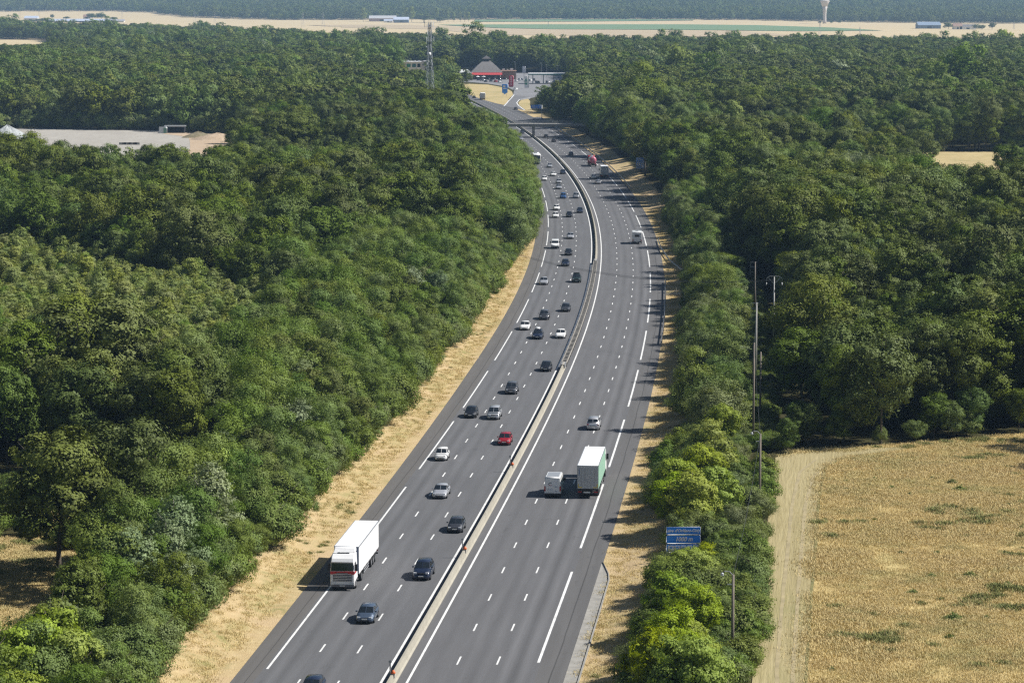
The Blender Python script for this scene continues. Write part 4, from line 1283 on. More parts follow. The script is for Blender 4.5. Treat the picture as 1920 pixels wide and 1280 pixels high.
ON, AWAY = 'cars driving towards the camera', 'cars driving away from the camera'
LAND = []      # (distance, side, phrase) used to say where trees stand
VEH = [
 # px of the near bumper on the ground, oncoming, kind, colour, label
 ((579, 1309), 1, 'hatch', 'navy', 'navy hatchback cut off by the lower picture edge, only its roof and bonnet top showing', None),
 ((664, 1349), 1, 'hatch', 'slate', 'blue grey car showing just a sliver of roof at the lower picture edge', None),
 ((683, 1168), 1, 'hatch', 'slate', 'slate blue hatchback driving alone in front of the white articulated lorry', 'slate blue hatchback'),
 ((789, 1087), 1, 'suv', 'navy', 'navy off-road car by the barrier, one lane over from the white lorry', 'navy off-road car'),
 ((852, 998), 1, 'hatch', 'darkgrey', 'dark grey hatchback by the barrier, behind the navy off-road car', 'dark grey hatchback'),
 ((823, 934), 1, 'saloon', 'silver', 'silver saloon in the middle lane, between the white city car and the lorry', 'silver saloon'),
 ((826, 863), 1, 'city', 'white', 'small rounded white city car keeping to the slow lane near the verge', 'white city car'),
 ((944.5, 834), 1, 'hatch', 'red', 'dark red hatchback, the only red car on the motorway', 'red hatchback'),
 ((924.5, 786), 1, 'mpv', 'silver', 'silver people carrier side by side with a small black car', 'silver people carrier'),
 ((881, 783), 1, 'hatch', 'black', 'small black car beside the silver people carrier', 'small black car'),
 ((957.5, 738.5), 1, 'mpv', 'grey', 'grey people carrier in the middle lane, just behind the silver one', 'grey people carrier'),
 ((1022.5, 696), 1, 'hatch', 'black', 'black hatchback next to the near end of the steel barrier', 'black hatchback'),
 ((1050, 634), 1, 'saloon', 'white', 'white saloon in the fast lane abreast of the car with the roof box', 'white saloon'),
 ((1007, 635.5), 1, 'estate', 'navy', 'navy estate carrying a white roof box', 'navy estate'),
 ((983, 618.5), 1, 'saloon', 'white', 'white saloon in the slow lane, just behind the navy estate with the roof box', None),
 ((1019.5, 599), 1, 'mpv', 'grey', 'grey people carrier following the navy estate with the roof box', None),
 ((1060, 584), 1, 'hatch', 'darkgrey', 'dark grey hatchback in the fast lane beside the steel barrier', None),
 ((1080.5, 529.4), 1, 'suv', 'green', 'dark green off-road car with a roof rack beside the steel barrier', 'green off-road car'),
 ((1019, 533.5), 1, 'saloon', 'silver', 'low silver saloon alone in the slow lane, level with the dark green off-road car', None),
 ((1059.7, 498.8), 1, 'hatch', 'navy', 'navy hatchback, nearer of two dark cars in line ahead of the white van', 'pair of dark hatchbacks'),
 ((1065.6, 478.6), 1, 'hatch', 'black', 'black hatchback, farther of two dark cars in line ahead of the white van', None),
 ((1069.5, 447.5), 1, 'saloon', 'silver', 'silver saloon in the middle lane just behind the white delivery van', None),
 ((1041.6, 408), 1, 'hatch', 'white', 'white hatchback in the middle lane, nearer of two white cars nose to tail', 'nose-to-tail white cars'),
 ((1067.4, 407), 1, 'hatch', 'black', 'black hatchback beside two white cars driving nose to tail', None),
 ((1087.5, 399), 1, 'hatch', 'navy', 'dark navy hatchback at the barrier, beyond the black hatchback', None),
 ((1043.4, 393.6), 1, 'hatch', 'white', 'white hatchback, farther of two white cars nose to tail', None),
 ((1056.2, 372), 1, 'mpv', 'blue', 'bright blue people carrier, the only bright blue car', 'bright blue people carrier'),
 ((1080.6, 371.5), 1, 'mpv', 'silver', 'silver people carrier in the fast lane abreast of the bright blue one', None),
 ((1048, 354.4), 1, 'saloon', 'silver', 'silver saloon right behind the bright blue people carrier', None),
 ((1048, 344), 1, 'hatch', 'silver', 'silver hatchback second behind the bright blue people carrier', None),
 ((1021, 338.5), 1, 'hatch', 'white', 'white hatchback in the slow lane half hidden by the roadside trees', None),
 ((1037.8, 330), 1, 'saloon', 'white', 'white saloon in the middle lane between the coach and the silver hatchback', None),
 ((1056, 326), 1, 'hatch', 'navy', 'dark hatchback in the fast lane level with the white saloon behind the coach', None),
 ((1031, 314), 1, 'saloon', 'silver', 'silver saloon just passing the white coach', 'white coach'),
 ((977.4, 262.7), 1, 'saloon', 'silver', 'silver saloon just through the shadow of the road bridge', None),
 ((979.7, 250.5), 1, 'hatch', 'darkgrey', 'dark grey hatchback coming out from under the road bridge', 'road bridge'),
 ((948, 241), 1, 'hatch', 'black', 'black hatchback under the end of the bridge deck beside the trees', None),
 ((1111.6, 805.5), 0, 'mpv', 'silver', 'silver people carrier seen from behind, ahead of the green curtained lorry', None),
 ((1122, 345), 0, 'hatch', 'silver', 'silver grey hatchback driving away, nearer of two cars beside the box lorry', None),
 ((1113.3, 335), 0, 'estate', 'white', 'white estate driving away, farther of two cars beside the box lorry', None),
 ((1071, 291.5), 0, 'hatch', 'grey', 'grey hatchback driving away on its own beyond the pink tank lorry', None),
 ((1038.8, 266.2), 0, 'hatch', 'darkgrey', 'dark grey hatchback driving away, just short of the bridge shadow', None),
 ((1024.4, 258.4), 0, 'hatch', 'black', 'black hatchback driving away in the shadow of the bridge', None),
 ((967.8, 205.8), 0, 'hatch', 'grey', 'grey hatchback turning into the slip road of the service area', None),
 ((889.4, 184.2), 0, 'hatch', 'black', 'black car far ahead of the white box lorry beyond the bridge', None),
]
for p, on, kind, colour, label, land in VEH:
    loc, rz = place(p, on, CARS[kind][0])
    d = loc[1]
    add_car(kind, colour, loc, rz, label, ON if on else AWAY, 2 if d < 520 else 1, 'car', 'roof_box' if 'carrying' in label else 'spare_wheel' if 'roof rack' in label else None)
    if land: LAND.append((d, 'L' if on else 'R', land))
for i, (x, y, c, k, lab) in enumerate(((966.8, 169.6, 'white', 'mpv', 'white car driving up the slip road towards the fuel pumps'), (917, 150.2, 'darkgrey', 'hatch', 'dark car parked in front of the red awning, leftmost of its row'), (925.5, 149.6, 'black', 'hatch', 'black car parked second in the row by the red awning'),
                                       (937.5, 150.5, 'navy', 'mpv', 'navy people carrier parked in front of the service building'), (946.5, 149.4, 'darkgrey', 'hatch', 'dark grey car parked beside the red price pylon'), (938, 155.2, 'silver', 'hatch', 'silver car parked nearest the lawn'),
                                       (973.5, 151.4, 'silver', 'mpv', 'silver car parked beyond the red price pylon'), (979.5, 150.8, 'white', 'hatch', 'white car parked beside the green price pylon'), (1009, 156.5, 'white', 'mpv', 'white van-like car at the pumps under the canopy'), (1027, 155.5, 'silver', 'hatch', 'silver car under the fuel canopy'),
                                       (957.5, 158.4, 'black', 'hatch', 'black car leaving the car park by the red price pylon'),
                                       (897, 151.2, 'navy', 'hatch', 'navy car parked at the left end in front of the red awning'), (905, 152.0, 'silver', 'hatch', 'silver car parked left of the tables by the red awning'), (911, 154.2, 'black', 'saloon', 'black saloon in the front row of the car park nearest the lawn'),
                                       (921, 153.6, 'grey', 'hatch', 'grey car in the front row of the car park, right of the black saloon'), (930, 154.6, 'red', 'hatch', 'red car in the front row of the car park'), (968, 153.2, 'white', 'hatch', 'white car between the red pylon and the green pylon'),
                                       (992, 152.6, 'white', 'mpv', 'white people carrier left of the fuel canopy'), (1001, 151.8, 'darkgrey', 'suv', 'dark off-road car left of the fuel canopy'), (1040, 154.8, 'blue', 'hatch', 'blue car under the right part of the fuel canopy'), (1050, 153.4, 'white', 'hatch', 'white car under the right end of the fuel canopy'))):
    X, Y = px(x, y, 0)
    add_car(k, c, (X, Y, .03), R(i * 37 % 90 - 40) if i else R(160), lab, 'cars at the service area', 0)

# ---- vans
def add_van(loc, rz, label, group, L=5.4, W=1.98, H=2.45, rear_logo=False, windows=False):
    w = W / 2
    root = empty('delivery_van', loc, rz, label, 'van', group)
    prof = [(-L / 2, .32), (-L / 2, H * .62), (-L / 2 + .06, H - .08), (-L / 2 + .14, H), (L / 2 - 1.75, H), (L / 2 - 1.5, H - .05), (L / 2 - .78, 1.25), (L / 2 - .16, 1.02), (L / 2, .80), (L / 2, .30)]
    mb = MB()
    vs = []
    for s in (-1, 1):
        for y, z in prof:
            k = 1.0 if z < 1.25 else 1 - .10 * (z - 1.25) / (H - 1.25)
            vs.append((s * w * k, y, z))
    n = len(prof)
    mb.add(vs, [tuple(range(n)), tuple(range(2 * n - 1, n - 1, -1))] + [(i, n + i, n + (i + 1) % n, (i + 1) % n) for i in range(n)])
    link('body', bevelled(mb, 'body', PAINT['white'], .07, 2), root)
    k = lambda z: w * (1 - .10 * (z - 1.25) / (H - 1.25))
    mb = MB(); slab(mb, [(-k(1.28), L / 2 - .80, 1.28), (k(1.28), L / 2 - .80, 1.28), (k(H - .1), L / 2 - 1.46, H - .12), (-k(H - .1), L / 2 - 1.46, H - .12)][::-1], (.06, .05), lift=.02, t=.03)
    link('windscreen', fixn(mb.mesh('windscreen', M_GLASS)), root)
    for s in (-1, 1):
        mb = MB(); slab(mb, [(s * k(1.3), L / 2 - 1.0, 1.3), (s * k(1.3), L / 2 - 2.0, 1.3), (s * k(1.9), L / 2 - 2.0, 1.9), (s * k(1.9), L / 2 - 1.45, 1.9)], (.03, .03), lift=.015 if s < 0 else .015, t=.03)
        link('side_window', fixn(mb.mesh('side_window', M_GLASS)), root)
        for yy in (L / 2 - 1.0, -L / 2 + 1.0):
            wh = link('wheel', WHEEL, root, (s * (w - .1), yy, .32)); link('rim', RIM, wh)
        a, b = sorted((s * (w - .38), s * (w - .05)))
        link('headlight', small('headlight', M_LAMP, (a, b, L / 2 - .35, L / 2 - .02, .85, 1.0)), root)
        a, b = sorted((s * (w - .16), s * (w + .006)))
        link('tail_light', small('tail_light', M_TAIL, (a, b, -L / 2 - .012, -L / 2 + .1, .75, 1.35)), root)
        a, b = sorted((s * (w + .0), s * (w + .26)))
        link('mirror', small('mirror', M_BLACK, (a, b, L / 2 - 1.25, L / 2 - 1.1, 1.3, 1.65)), root)
    link('bumper', small('bumper', M_BLACK, (-w + .03, w - .03, -L / 2 - .09, -L / 2 + .1, .28, .50), (-w + .03, w - .03, L / 2 - .1, L / 2 + .07, .26, .56)), root)
    link('number_plate', small('number_plate', M_PLATE, (-.62, -.1, -L / 2 - .02, -L / 2 + .05, .62, .74)), root)
    dm = MB()
    for s in (-1, 1):      # rear doors: seam, handle, panel lines
        x0, x1 = sorted((s * .012, s * (w - .20)))
        dm.box(x0, x1, -L / 2 - .016, -L / 2 + .03, .55, 1.42)
    link('rear_door', dm.mesh('rear_door', PAINT['white']), root)
    if rear_logo:      # a broken ring in red, blue and black on the rear door, lines of lettering below
        mb = MB(); cxr, czr, r0, r1 = -.28, 1.60, .145, .205
        for k in range(30):
            a0, a1 = math.pi * 2 * k / 36 + .5, math.pi * 2 * (k + 1) / 36 + .5
            f = lambda r, a: (cxr + r * math.cos(a), -L / 2 - .0 + (0.031 if True else 0), czr + r * math.sin(a))
            yb = -L / 2 - .012
            mb.add([(cxr + r0 * math.cos(a0), yb, czr + r0 * math.sin(a0)), (cxr + r1 * math.cos(a0), yb, czr + r1 * math.sin(a0)), (cxr + r1 * math.cos(a1), yb, czr + r1 * math.sin(a1)), (cxr + r0 * math.cos(a1), yb, czr + r0 * math.sin(a1))], [(0, 1, 2, 3)], 0 if k < 17 else 1)
        link('emblem', mb.mesh('emblem', [M_BLACK, M_REDP]), root)
        link('lettering', small('lettering', M_BLUEGREY, (-.62, -.06, -L / 2 - .022, -L / 2 - .017, .92, .985), (.30, .55, -L / 2 - .022, -L / 2 - .017, .72, .80), (.30, .56, -L / 2 - .022, -L / 2 - .017, 1.25, 1.34)), root)
        link('roof_panel', small('roof_panel', M_ALU, (-w * .72, w * .72, -L / 2 + .5, L / 2 - 2.1, H + .004, H + .03)), root)
    return root
loc, rz = place((1036, 930.5), 0, 5.4); add_van(loc, rz, 'white panel van with a round emblem on its rear door, beside the green curtained lorry', 'vans', rear_logo=True); LAND.append((loc[1], 'R', 'white panel van'))
loc, rz = place((1040.7, 466), 1, 4.9); add_van(loc, rz, 'white delivery van coming along the slow lane towards the camera', 'vans', 4.6, 1.85, 2.0); LAND.append((loc[1], 'L', 'white delivery van'))

# ---- lorries
def truck_wheels(root, ys, w=1.22):
    for y in ys:
        for s in (-1, 1):
            wh = link('wheel', WHEEL_T, root, (s * (w - .16), y, .50)); link('rim', RIM_T, wh)

def cab(root, yf, pm, stripe=False, H=3.65, L=2.15):
    """tractor cab, front face at yf"""
    w = 1.24
    prof = [(yf - L, .95), (yf - L, H - .25), (yf - L + .1, H), (yf - .85, H), (yf - .30, H - .45), (yf - .16, H - .72), (yf - .02, 1.95), (yf, 1.1), (yf, .42), (yf - .4, .36), (yf - .45, .80), (yf - 1.55, .95)]
    mb = MB(); n = len(prof)
    vs = [(s * w * (1 - .04 * max(0, z - 1.8)), y, z) for s in (-1, 1) for y, z in prof]
    mb.add(vs, [tuple(range(n)), tuple(range(2 * n - 1, n - 1, -1))] + [(i, n + i, n + (i + 1) % n, (i + 1) % n) for i in range(n)])
    c = link('cab', bevelled(mb, 'cab', pm, .08, 2), root)
    k = lambda z: w * (1 - .04 * max(0, z - 1.8))
    mb = MB(); slab(mb, [(-k(2.0), yf - .025, 1.98), (k(2.0), yf - .025, 1.98), (k(2.9), yf - .16, H - .76), (-k(2.9), yf - .16, H - .76)], (.035, .03), .05, 0, .02)
    link('windscreen', fixn(mb.mesh('windscreen', M_GLASS)), c)
    for s in (-1, 1):
        mb = MB(); slab(mb, [(s * k(2.0), yf - .35, 2.0), (s * k(2.0), yf - 1.3, 2.0), (s * k(2.8), yf - 1.3, 2.8), (s * k(2.8), yf - .45, 2.8)], (.03, .03), .04, 0, .018)
        link('side_window', fixn(mb.mesh('side_window', M_GLASS)), c)
        a, b = sorted((s * (w + .02), s * (w + .26)))
        link('mirror', small('mirror', M_BLACK, (a, b, yf - .28, yf - .12, 2.0, 2.7)), c)
        a, b = sorted((s * .72, s * 1.18))
        link('headlight', small('headlight', M_LAMP, (a, b, yf - .1, yf + .025, .62, .86)), c)
    link('sun_visor', small('sun_visor', M_BLACK if not stripe else PAINT['silver'], (-1.12, 1.12, yf - .12, yf + .10, H - .80, H - .70)), c)
    g = MB()
    for i in range(5): g.box(-.92, .92, yf - .05, yf + .03, .98 + i * .165, 1.06 + i * .165, 0)
    g.box(-.95, .95, yf - .06, yf + .012, .94, 1.78, 1)
    link('grille', g.mesh('grille', [PAINT['silver'] if stripe else M_ALU, M_DARK]), c)
    link('bumper', small('bumper', PAINT['grey'], (-1.2, 1.2, yf - .2, yf + .05, .38, .62)), c)
    link('number_plate', small('number_plate', M_PLATE, (-.26, .26, yf, yf + .062, .46, .56)), c)
    if stripe:
        link('stripe', small('stripe', M_REDP, (-1.2, -.60, yf - .05, yf + .02, 1.66, 1.95), (.60, 1.2, yf - .05, yf + .02, 1.66, 1.95), (-1.2, 1.2, yf - .05, yf + .018, 1.82, 1.97), (1.225, 1.252, yf - 1.2, yf - .03, 1.70, 1.90), (-1.252, -1.225, yf - 1.2, yf - .03, 1.70, 1.90)), c)
        link('roof_hatch', small('roof_hatch', M_DARK, (-.62, .62, yf - 1.15, yf - .86, H + .005, H + .02)), c)
        for s in (-1, 1):
            a, b = sorted((s * .36, s * .58)); link('roof_light', small('roof_light', M_LAMP, (a, b, yf - 1.10, yf - .92, H + .02, H + .10)), c)
        mb = MB().add([(-1.12, yf - L, H - .02), (1.12, yf - L, H - .02), (1.12, yf - 1.35, H + .0), (-1.12, yf - 1.35, H), (-1.12, yf - L, H + .42), (1.12, yf - L, H + .42), (1.0, yf - 1.75, H + .40), (-1.0, yf - 1.75, H + .40)], [(0, 1, 2, 3), (4, 7, 6, 5), (0, 4, 5, 1), (1, 5, 6, 2), (2, 6, 7, 3), (3, 7, 4, 0)])
        link('roof_spoiler', bevelled(mb, 'roof_spoiler', pm, .05), c)
    return c

def semi(loc, rz, label, side_mat, oncoming_front, cabpaint, stripe, group, rear_grey=False):
    """origin at the middle of the whole lorry; length 16.5"""
    root = empty('articulated_lorry', loc, rz, label, 'lorry', group)
    Lt = 16.5; yf = Lt / 2
    cab(root, yf, cabpaint, stripe)
    y1, y0 = yf - 2.75, -Lt / 2      # trailer front / rear
    w = 1.275
    t = MB().box(-w + .03, w - .03, y0, y1, 1.18, 3.93)
    tr = link('trailer', t.mesh('trailer', M_ALU), root)
    for s in (-1, 1):
        cm = MB()
        N = 28; ys_ = np.linspace(y0 + .08, y1 - .08, N + 1)
        for i in range(N):      # gently rippled curtain
            xa = s * (w - .005 + .012 * math.sin(i * 1.7)); xb = s * (w - .005 + .012 * math.sin((i + 1) * 1.7))
            q = [(xa, ys_[i], 1.12), (xb, ys_[i + 1], 1.12), (xb, ys_[i + 1], 3.86), (xa, ys_[i], 3.86)]
            cm.add(q if s > 0 else q[::-1], [(0, 1, 2, 3)])
        link('curtain', cm.mesh('curtain', side_mat, True), tr)
        bk = MB()
        for i in range(24):
            y = y0 + .3 + i * (y1 - y0 - .6) / 23
            a, b = sorted((s * (w - .02), s * (w + .022)))
            bk.box(a, b, y - .04, y + .04, 1.02, 1.22)
        b_ = link('buckle_strap', bk.mesh('buckle_strap', M_DARK), tr); b_['kind'] = 'stuff'
        a, b = sorted((s * (w - .07), s * (w + .012)))
        link('roof_rail', small('roof_rail', M_ALU, (a, b, y0, y1, 3.86, 3.97)), tr)
    rf = MB().box(-w + .06, w - .06, y0 + .02, y1 - .02, 3.93, 3.985)
    link('roof', bevelled(rf, 'roof', M_ROOFW, .02), tr)
    link('headboard', small('headboard', M_BLUEGREY if stripe else M_ALU, (-w + .04, w - .04, y1 - .02, y1 + .02, 1.2, 3.9)), tr)  # striped lorry: the headboard's shade is put into its blue grey colour
    rd = MB()
    for s in (-1, 1):
        a, b = sorted((s * .01, s * (w - .06)))
        rd.box(a, b, y0 - .03, y0 + .02, 1.22, 3.88)
        for q in (.35, .78):
            rd.tube([(s * q, y0 - .05, 1.2), (s * q, y0 - .05, 3.88)], .02, 6)
        for q in range(5):
            rd.box(*sorted((s * .05, s * (w - .1))), y0 - .036, y0 - .028, 1.5 + q * .48, 1.515 + q * .48)
    link('rear_door', rd.mesh('rear_door', M_ALU), tr)
    ym = MB()
    for s in (-1, 1):
        ym.box(*sorted((s * (w - .62), s * (w - .14))), y0 - .045, y0 - .03, 1.28, 1.40); ym.box(*sorted((s * (w - .20), s * (w - .10))), y0 - .048, y0 - .031, 1.41, 1.75)
    link('reflector', ym.mesh('reflector', M_YEL), tr)
    ub = MB().box(-w + .05, w - .05, y0 - .02, y0 + .12, .98, 1.16).box(-w + .08, w - .08, y0 + .05, y0 + .18, .45, .60).box(-.5, -.4, y0 + .1, y0 + 1, .5, 1.1).box(.4, .5, y0 + .1, y0 + 1, .5, 1.1)
    link('bumper', ub.mesh('bumper', M_DARK), tr)
    for s in (-1, 1):
        link('tail_light', small('tail_light', M_TAIL, (*sorted((s * .72, s * 1.18)), y0 - .045, y0 + .0, .72, .86)), tr)
    link('number_plate', small('number_plate', M_PLATE, (-.5, .3, y0 - .03, y0 + .0, .66, .84)), tr)
    ch = MB().box(-.45, .45, y0 + .5, yf - 1.2, .72, .98).box(-.9, .9, yf - 3.6, yf - 2.2, .55, .95)
    for s in (-1, 1): ch.box(*sorted((s * .95, s * 1.2)), -1.6, 2.0, .45, 1.0)
    link('chassis', ch.mesh('chassis', M_DARK), root)
    link('side_guard', MB().box(-1.22, -1.18, -1.5, 1.9, .5, .62).box(-1.22, -1.18, -1.5, 1.9, .8, .92).box(1.18, 1.22, -1.5, 1.9, .5, .62).box(1.18, 1.22, -1.5, 1.9, .8, .92).mesh('side_guard', M_ALU), root)
    truck_wheels(root, (yf - 1.35, yf - 5.0, y0 + 2.2, y0 + 3.5, y0 + 4.8))
    if rear_grey: link('lettering', small('lettering', M_BLUEGREY, (-1.08, -.95, y0 - .034, y0 - .029, 2.8, 3.6)), tr)
    return root
def place_long(pxy, oncoming, L):
    return place(pxy, oncoming, L, .05)
loc, rz = place_long((642, 1106), 1, 16.5)
semi(loc, rz, 'white articulated lorry with a red stripe below its windscreen, in the slow lane', M_TARP, True, M_TRUCKW, True, 'lorries'); LAND.append((loc[1], 'L', 'white articulated lorry'))
loc, rz = place_long((1102, 933.5), 0, 16.5)
semi(loc, rz, 'articulated lorry with green curtain sides and a white roof seen from behind', M_TARPG, False, M_TRUCKW, False, 'lorries', True); LAND.append((loc[1] - 7, 'R', 'green curtained lorry'))

def box_lorry(loc, rz, label, group, kind='box', L=10.0):
    root = empty('box_lorry' if kind == 'box' else 'tank_lorry', loc, rz, label, 'lorry', group)
    yf = L / 2; y0 = -L / 2; w = 1.25
    cab(root, yf, M_TRUCKW if kind == 'box' else M_REDP, False, 3.0 if kind == 'box' else 3.4)
    if kind == 'box':
        b = link('box_body', bevelled(MB().box(-w, w, y0, yf - 2.4, 1.05, 3.85), 'box_body', M_TRUCKW, .05), root)
        link('roof', small('roof', M_ROOFW, (-w + .1, w - .1, y0 + .1, yf - 2.5, 3.851, 3.88)), b)
        d = MB()
        for s in (-1, 1):
            d.box(*sorted((s * .015, s * (w - .1))), y0 - .025, y0 + .01, 1.15, 3.72)
            d.tube([(s * .3, y0 - .045, 1.15), (s * .3, y0 - .045, 3.7)], .022, 6)
        link('rear_door', d.mesh('rear_door', M_ALU), b)
    else:
        prof = []
        mb = MB(); n = 20; yy = [y0, y0 + .18, y0 + .5, yf - 3.0, yf - 2.7, yf - 2.55]; rr = [.55, 1.0, 1.2, 1.2, 1.0, .5]
        for y, r in zip(yy, rr):
            for k in range(n): mb.v.append((r * math.cos(2 * math.pi * k / n), y, 2.3 + r * math.sin(2 * math.pi * k / n)))
        for i in range(5):
            for k in range(n): mb.f.append((i * n + k, (i + 1) * n + k, (i + 1) * n + (k + 1) % n, i * n + (k + 1) % n)); mb.m.append(1 if i == 2 else 0)
        mb.f += [tuple(range(n)), tuple(range(5 * n, 6 * n))[::-1]]; mb.m += [0, 0]
        t = link('tank', mb.mesh('tank', [plain('pink tank', (.55, .16, .22), .35), PAINT['silver']], True), root)
        link('walkway', small('walkway', M_ALU, (-.3, .3, y0 + .8, yf - 3.2, 3.5, 3.56)), t)
        link('ladder', MB().bar((-.25, y0 - .03, .9), (-.25, y0 - .03, 3.5), .05).bar((.25, y0 - .03, .9), (.25, y0 - .03, 3.5), .05).bar((-.25, y0 - .03, 1.5), (.25, y0 - .03, 1.5), .04).bar((-.25, y0 - .03, 2.2), (.25, y0 - .03, 2.2), .04).bar((-.25, y0 - .03, 2.9), (.25, y0 - .03, 2.9), .04).mesh('ladder', M_ALU), t)
        for s in (-1, 1): link('mudguard', small('mudguard', M_REDP, (*sorted((s * .8, s * 1.22)), y0 + .6, y0 + 3.2, 1.02, 1.10)), root)
    link('chassis', small('chassis', M_DARK, (-.45, .45, y0 + .3, yf - .8, .7, 1.04)), root)
    link('bumper', small('bumper', M_DARK, (-1.15, 1.15, y0 + .0, y0 + .14, .5, .72)), root)
    for s in (-1, 1): link('tail_light', small('tail_light', M_TAIL, (*sorted((s * .75, s * 1.12)), y0 - .03, y0 + .0, .74, .92)), root)
    truck_wheels(root, (yf - 1.35, y0 + 1.5, y0 + 2.7))
    return root
loc, rz = place((1134, 333.6), 0, 9.0); box_lorry(loc, rz, 'white box lorry with plain rear doors in the slow lane beside two cars', 'lorries', 'box', 9.0); LAND.append((loc[1], 'R', 'white box lorry'))
loc, rz = place((1112, 312.2), 0, 11.0); box_lorry(loc, rz, 'tank lorry with a pink and silver tank, behind the white box lorry', 'lorries', 'tank', 11.0); LAND.append((loc[1], 'R', 'pink tank lorry'))
loc, rz = place((906, 187.2), 0, 9.0); box_lorry(loc, rz, 'far white box lorry beyond the bridge, beside the dry lawn of the service area', 'lorries', 'box', 9.0)

def coach(loc, rz, label):
    L, w, H = 12.0, 1.26, 3.6
    root = empty('coach', loc, rz, label, 'coach')
    prof = [(-L / 2, .35), (-L / 2, H - .2), (-L / 2 + .2, H), (L / 2 - .5, H), (L / 2 - .2, H - .3), (L / 2, 1.3), (L / 2, .32)]
    mb = MB(); n = len(prof)
    mb.add([(s * w, y, z) for s in (-1, 1) for y, z in prof], [tuple(range(n)), tuple(range(2 * n - 1, n - 1, -1))] + [(i, n + i, n + (i + 1) % n, (i + 1) % n) for i in range(n)])
    link('body', bevelled(mb, 'body', M_TRUCKW, .12, 3), root)
    mb = MB(); slab(mb, [(-w, L / 2 - .015, 1.25), (w, L / 2 - .015, 1.25), (w, L / 2 - .2, H - .32), (-w, L / 2 - .2, H - .32)], (.04, .02), .05, 0, .02)
    link('windscreen', fixn(mb.mesh('windscreen', M_GLASS)), root)
    for s in (-1, 1):
        mb = MB(); slab(mb, [(s * w, L / 2 - .6, 1.7), (s * w, -L / 2 + .5, 1.7), (s * w, -L / 2 + .5, 2.9), (s * w, L / 2 - .6, 2.9)], (.01, .02), .05, 0, .012)
        link('side_window', fixn(mb.mesh('side_window', M_GLASS)), root)
        link('headlight', small('headlight', M_LAMP, (*sorted((s * .75, s * 1.12)), L / 2 - .1, L / 2 + .02, .6, .8)), root)
        link('mirror', small('mirror', M_BLACK, (*sorted((s * (w + .02), s * (w + .22))), L / 2 + .05, L / 2 + .2, 2.1, 2.7)), root)
    link('roof_unit', bevelled(MB().box(-.8, .8, -2.4, .4, H, H + .22), 'roof_unit', PAINT['silver'], .06), root)
    link('bumper', small('bumper', M_BLACK, (-1.15, 1.15, L / 2 - .05, L / 2 + .04, .34, .55)), root)
    truck_wheels(root, (L / 2 - 2.6, -L / 2 + 2.4, -L / 2 + 3.7))
loc, rz = place((1007, 308), 1, 12.0); coach(loc, rz, 'white coach with a large dark windscreen in the slow lane beside the trees')

def motorhome(loc, rz, label):
    L, w, H = 6.4, 1.15, 2.95
    root = empty('motorhome', loc, rz, label, 'motorhome')
    prof = [(-L / 2, .55), (-L / 2, H - .1), (-L / 2 + .15, H), (L / 2 - 1.5, H), (L / 2 - .9, H - .45), (L / 2 - .95, H - .9), (L / 2 - 1.75, H - .95), (L / 2 - 1.8, .5)]
    mb = MB(); n = len(prof)
    mb.add([(s * w, y, z) for s in (-1, 1) for y, z in prof], [tuple(range(n)), tuple(range(2 * n - 1, n - 1, -1))] + [(i, n + i, n + (i + 1) % n, (i + 1) % n) for i in range(n)])
    link('body', bevelled(mb, 'body', PAINT['white'], .06), root)
    prof = [(L / 2 - 1.85, .4), (L / 2 - 1.85, 2.0), (L / 2 - 1.5, 2.02), (L / 2 - .8, 1.2), (L / 2 - .12, 1.0), (L / 2, .75), (L / 2, .35)]
    mb = MB(); n = len(prof)
    mb.add([(s * .98, y, z) for s in (-1, 1) for y, z in prof], [tuple(range(n)), tuple(range(2 * n - 1, n - 1, -1))] + [(i, n + i, n + (i + 1) % n, (i + 1) % n) for i in range(n)])
    link('cab', bevelled(mb, 'cab', PAINT['white'], .06), root)
    mb = MB(); slab(mb, [(-.95, L / 2 - .83, 1.22), (.95, L / 2 - .83, 1.22), (.9, L / 2 - 1.45, 1.98), (-.9, L / 2 - 1.45, 1.98)], (.05, .05), .03, 0, .02); link('windscreen', fixn(mb.mesh('windscreen', M_GLASS)), root)
    link('rear_window', small('rear_window', M_GLASS, (-.55, .55, -L / 2 - .02, -L / 2 + .03, 1.75, 2.3)), root)
    for s in (-1, 1):
        link('side_window', small('side_window', M_GLASS, (*sorted((s * (w - .02), s * (w + .02))), -1.6, -.4, 1.6, 2.2)), root)
        link('tail_light', small('tail_light', M_TAIL, (*sorted((s * .85, s * 1.05)), -L / 2 - .02, -L / 2 + .03, .75, 1.15)), root)
        for yy in (L / 2 - 1.0, -L / 2 + 1.6): wh = link('wheel', WHEEL, root, (s * (w - .12), yy, .32)); link('rim', RIM, wh)
    link('roof_hatch', small('roof_hatch', PAINT['silver'], (-.35, .35, -1.2, -.5, H + .003, H + .09), (-.25, .25, .4, .9, H + .003, H + .09)), root)
    link('bumper', small('bumper', M_BLACK, (-w + .05, w - .05, -L / 2 - .06, -L / 2 + .15, .4, .62)), root)
    link('number_plate', small('number_plate', M_PLATE, (-.25, .25, -L / 2 - .075, -L / 2 - .06, .46, .57)), root)
loc, rz = place((1194.5, 457), 0, 6.4); motorhome(loc, rz, 'white motorhome seen from behind in the slow lane of the empty stretch'); LAND.append((loc[1], 'R', 'white motorhome'))
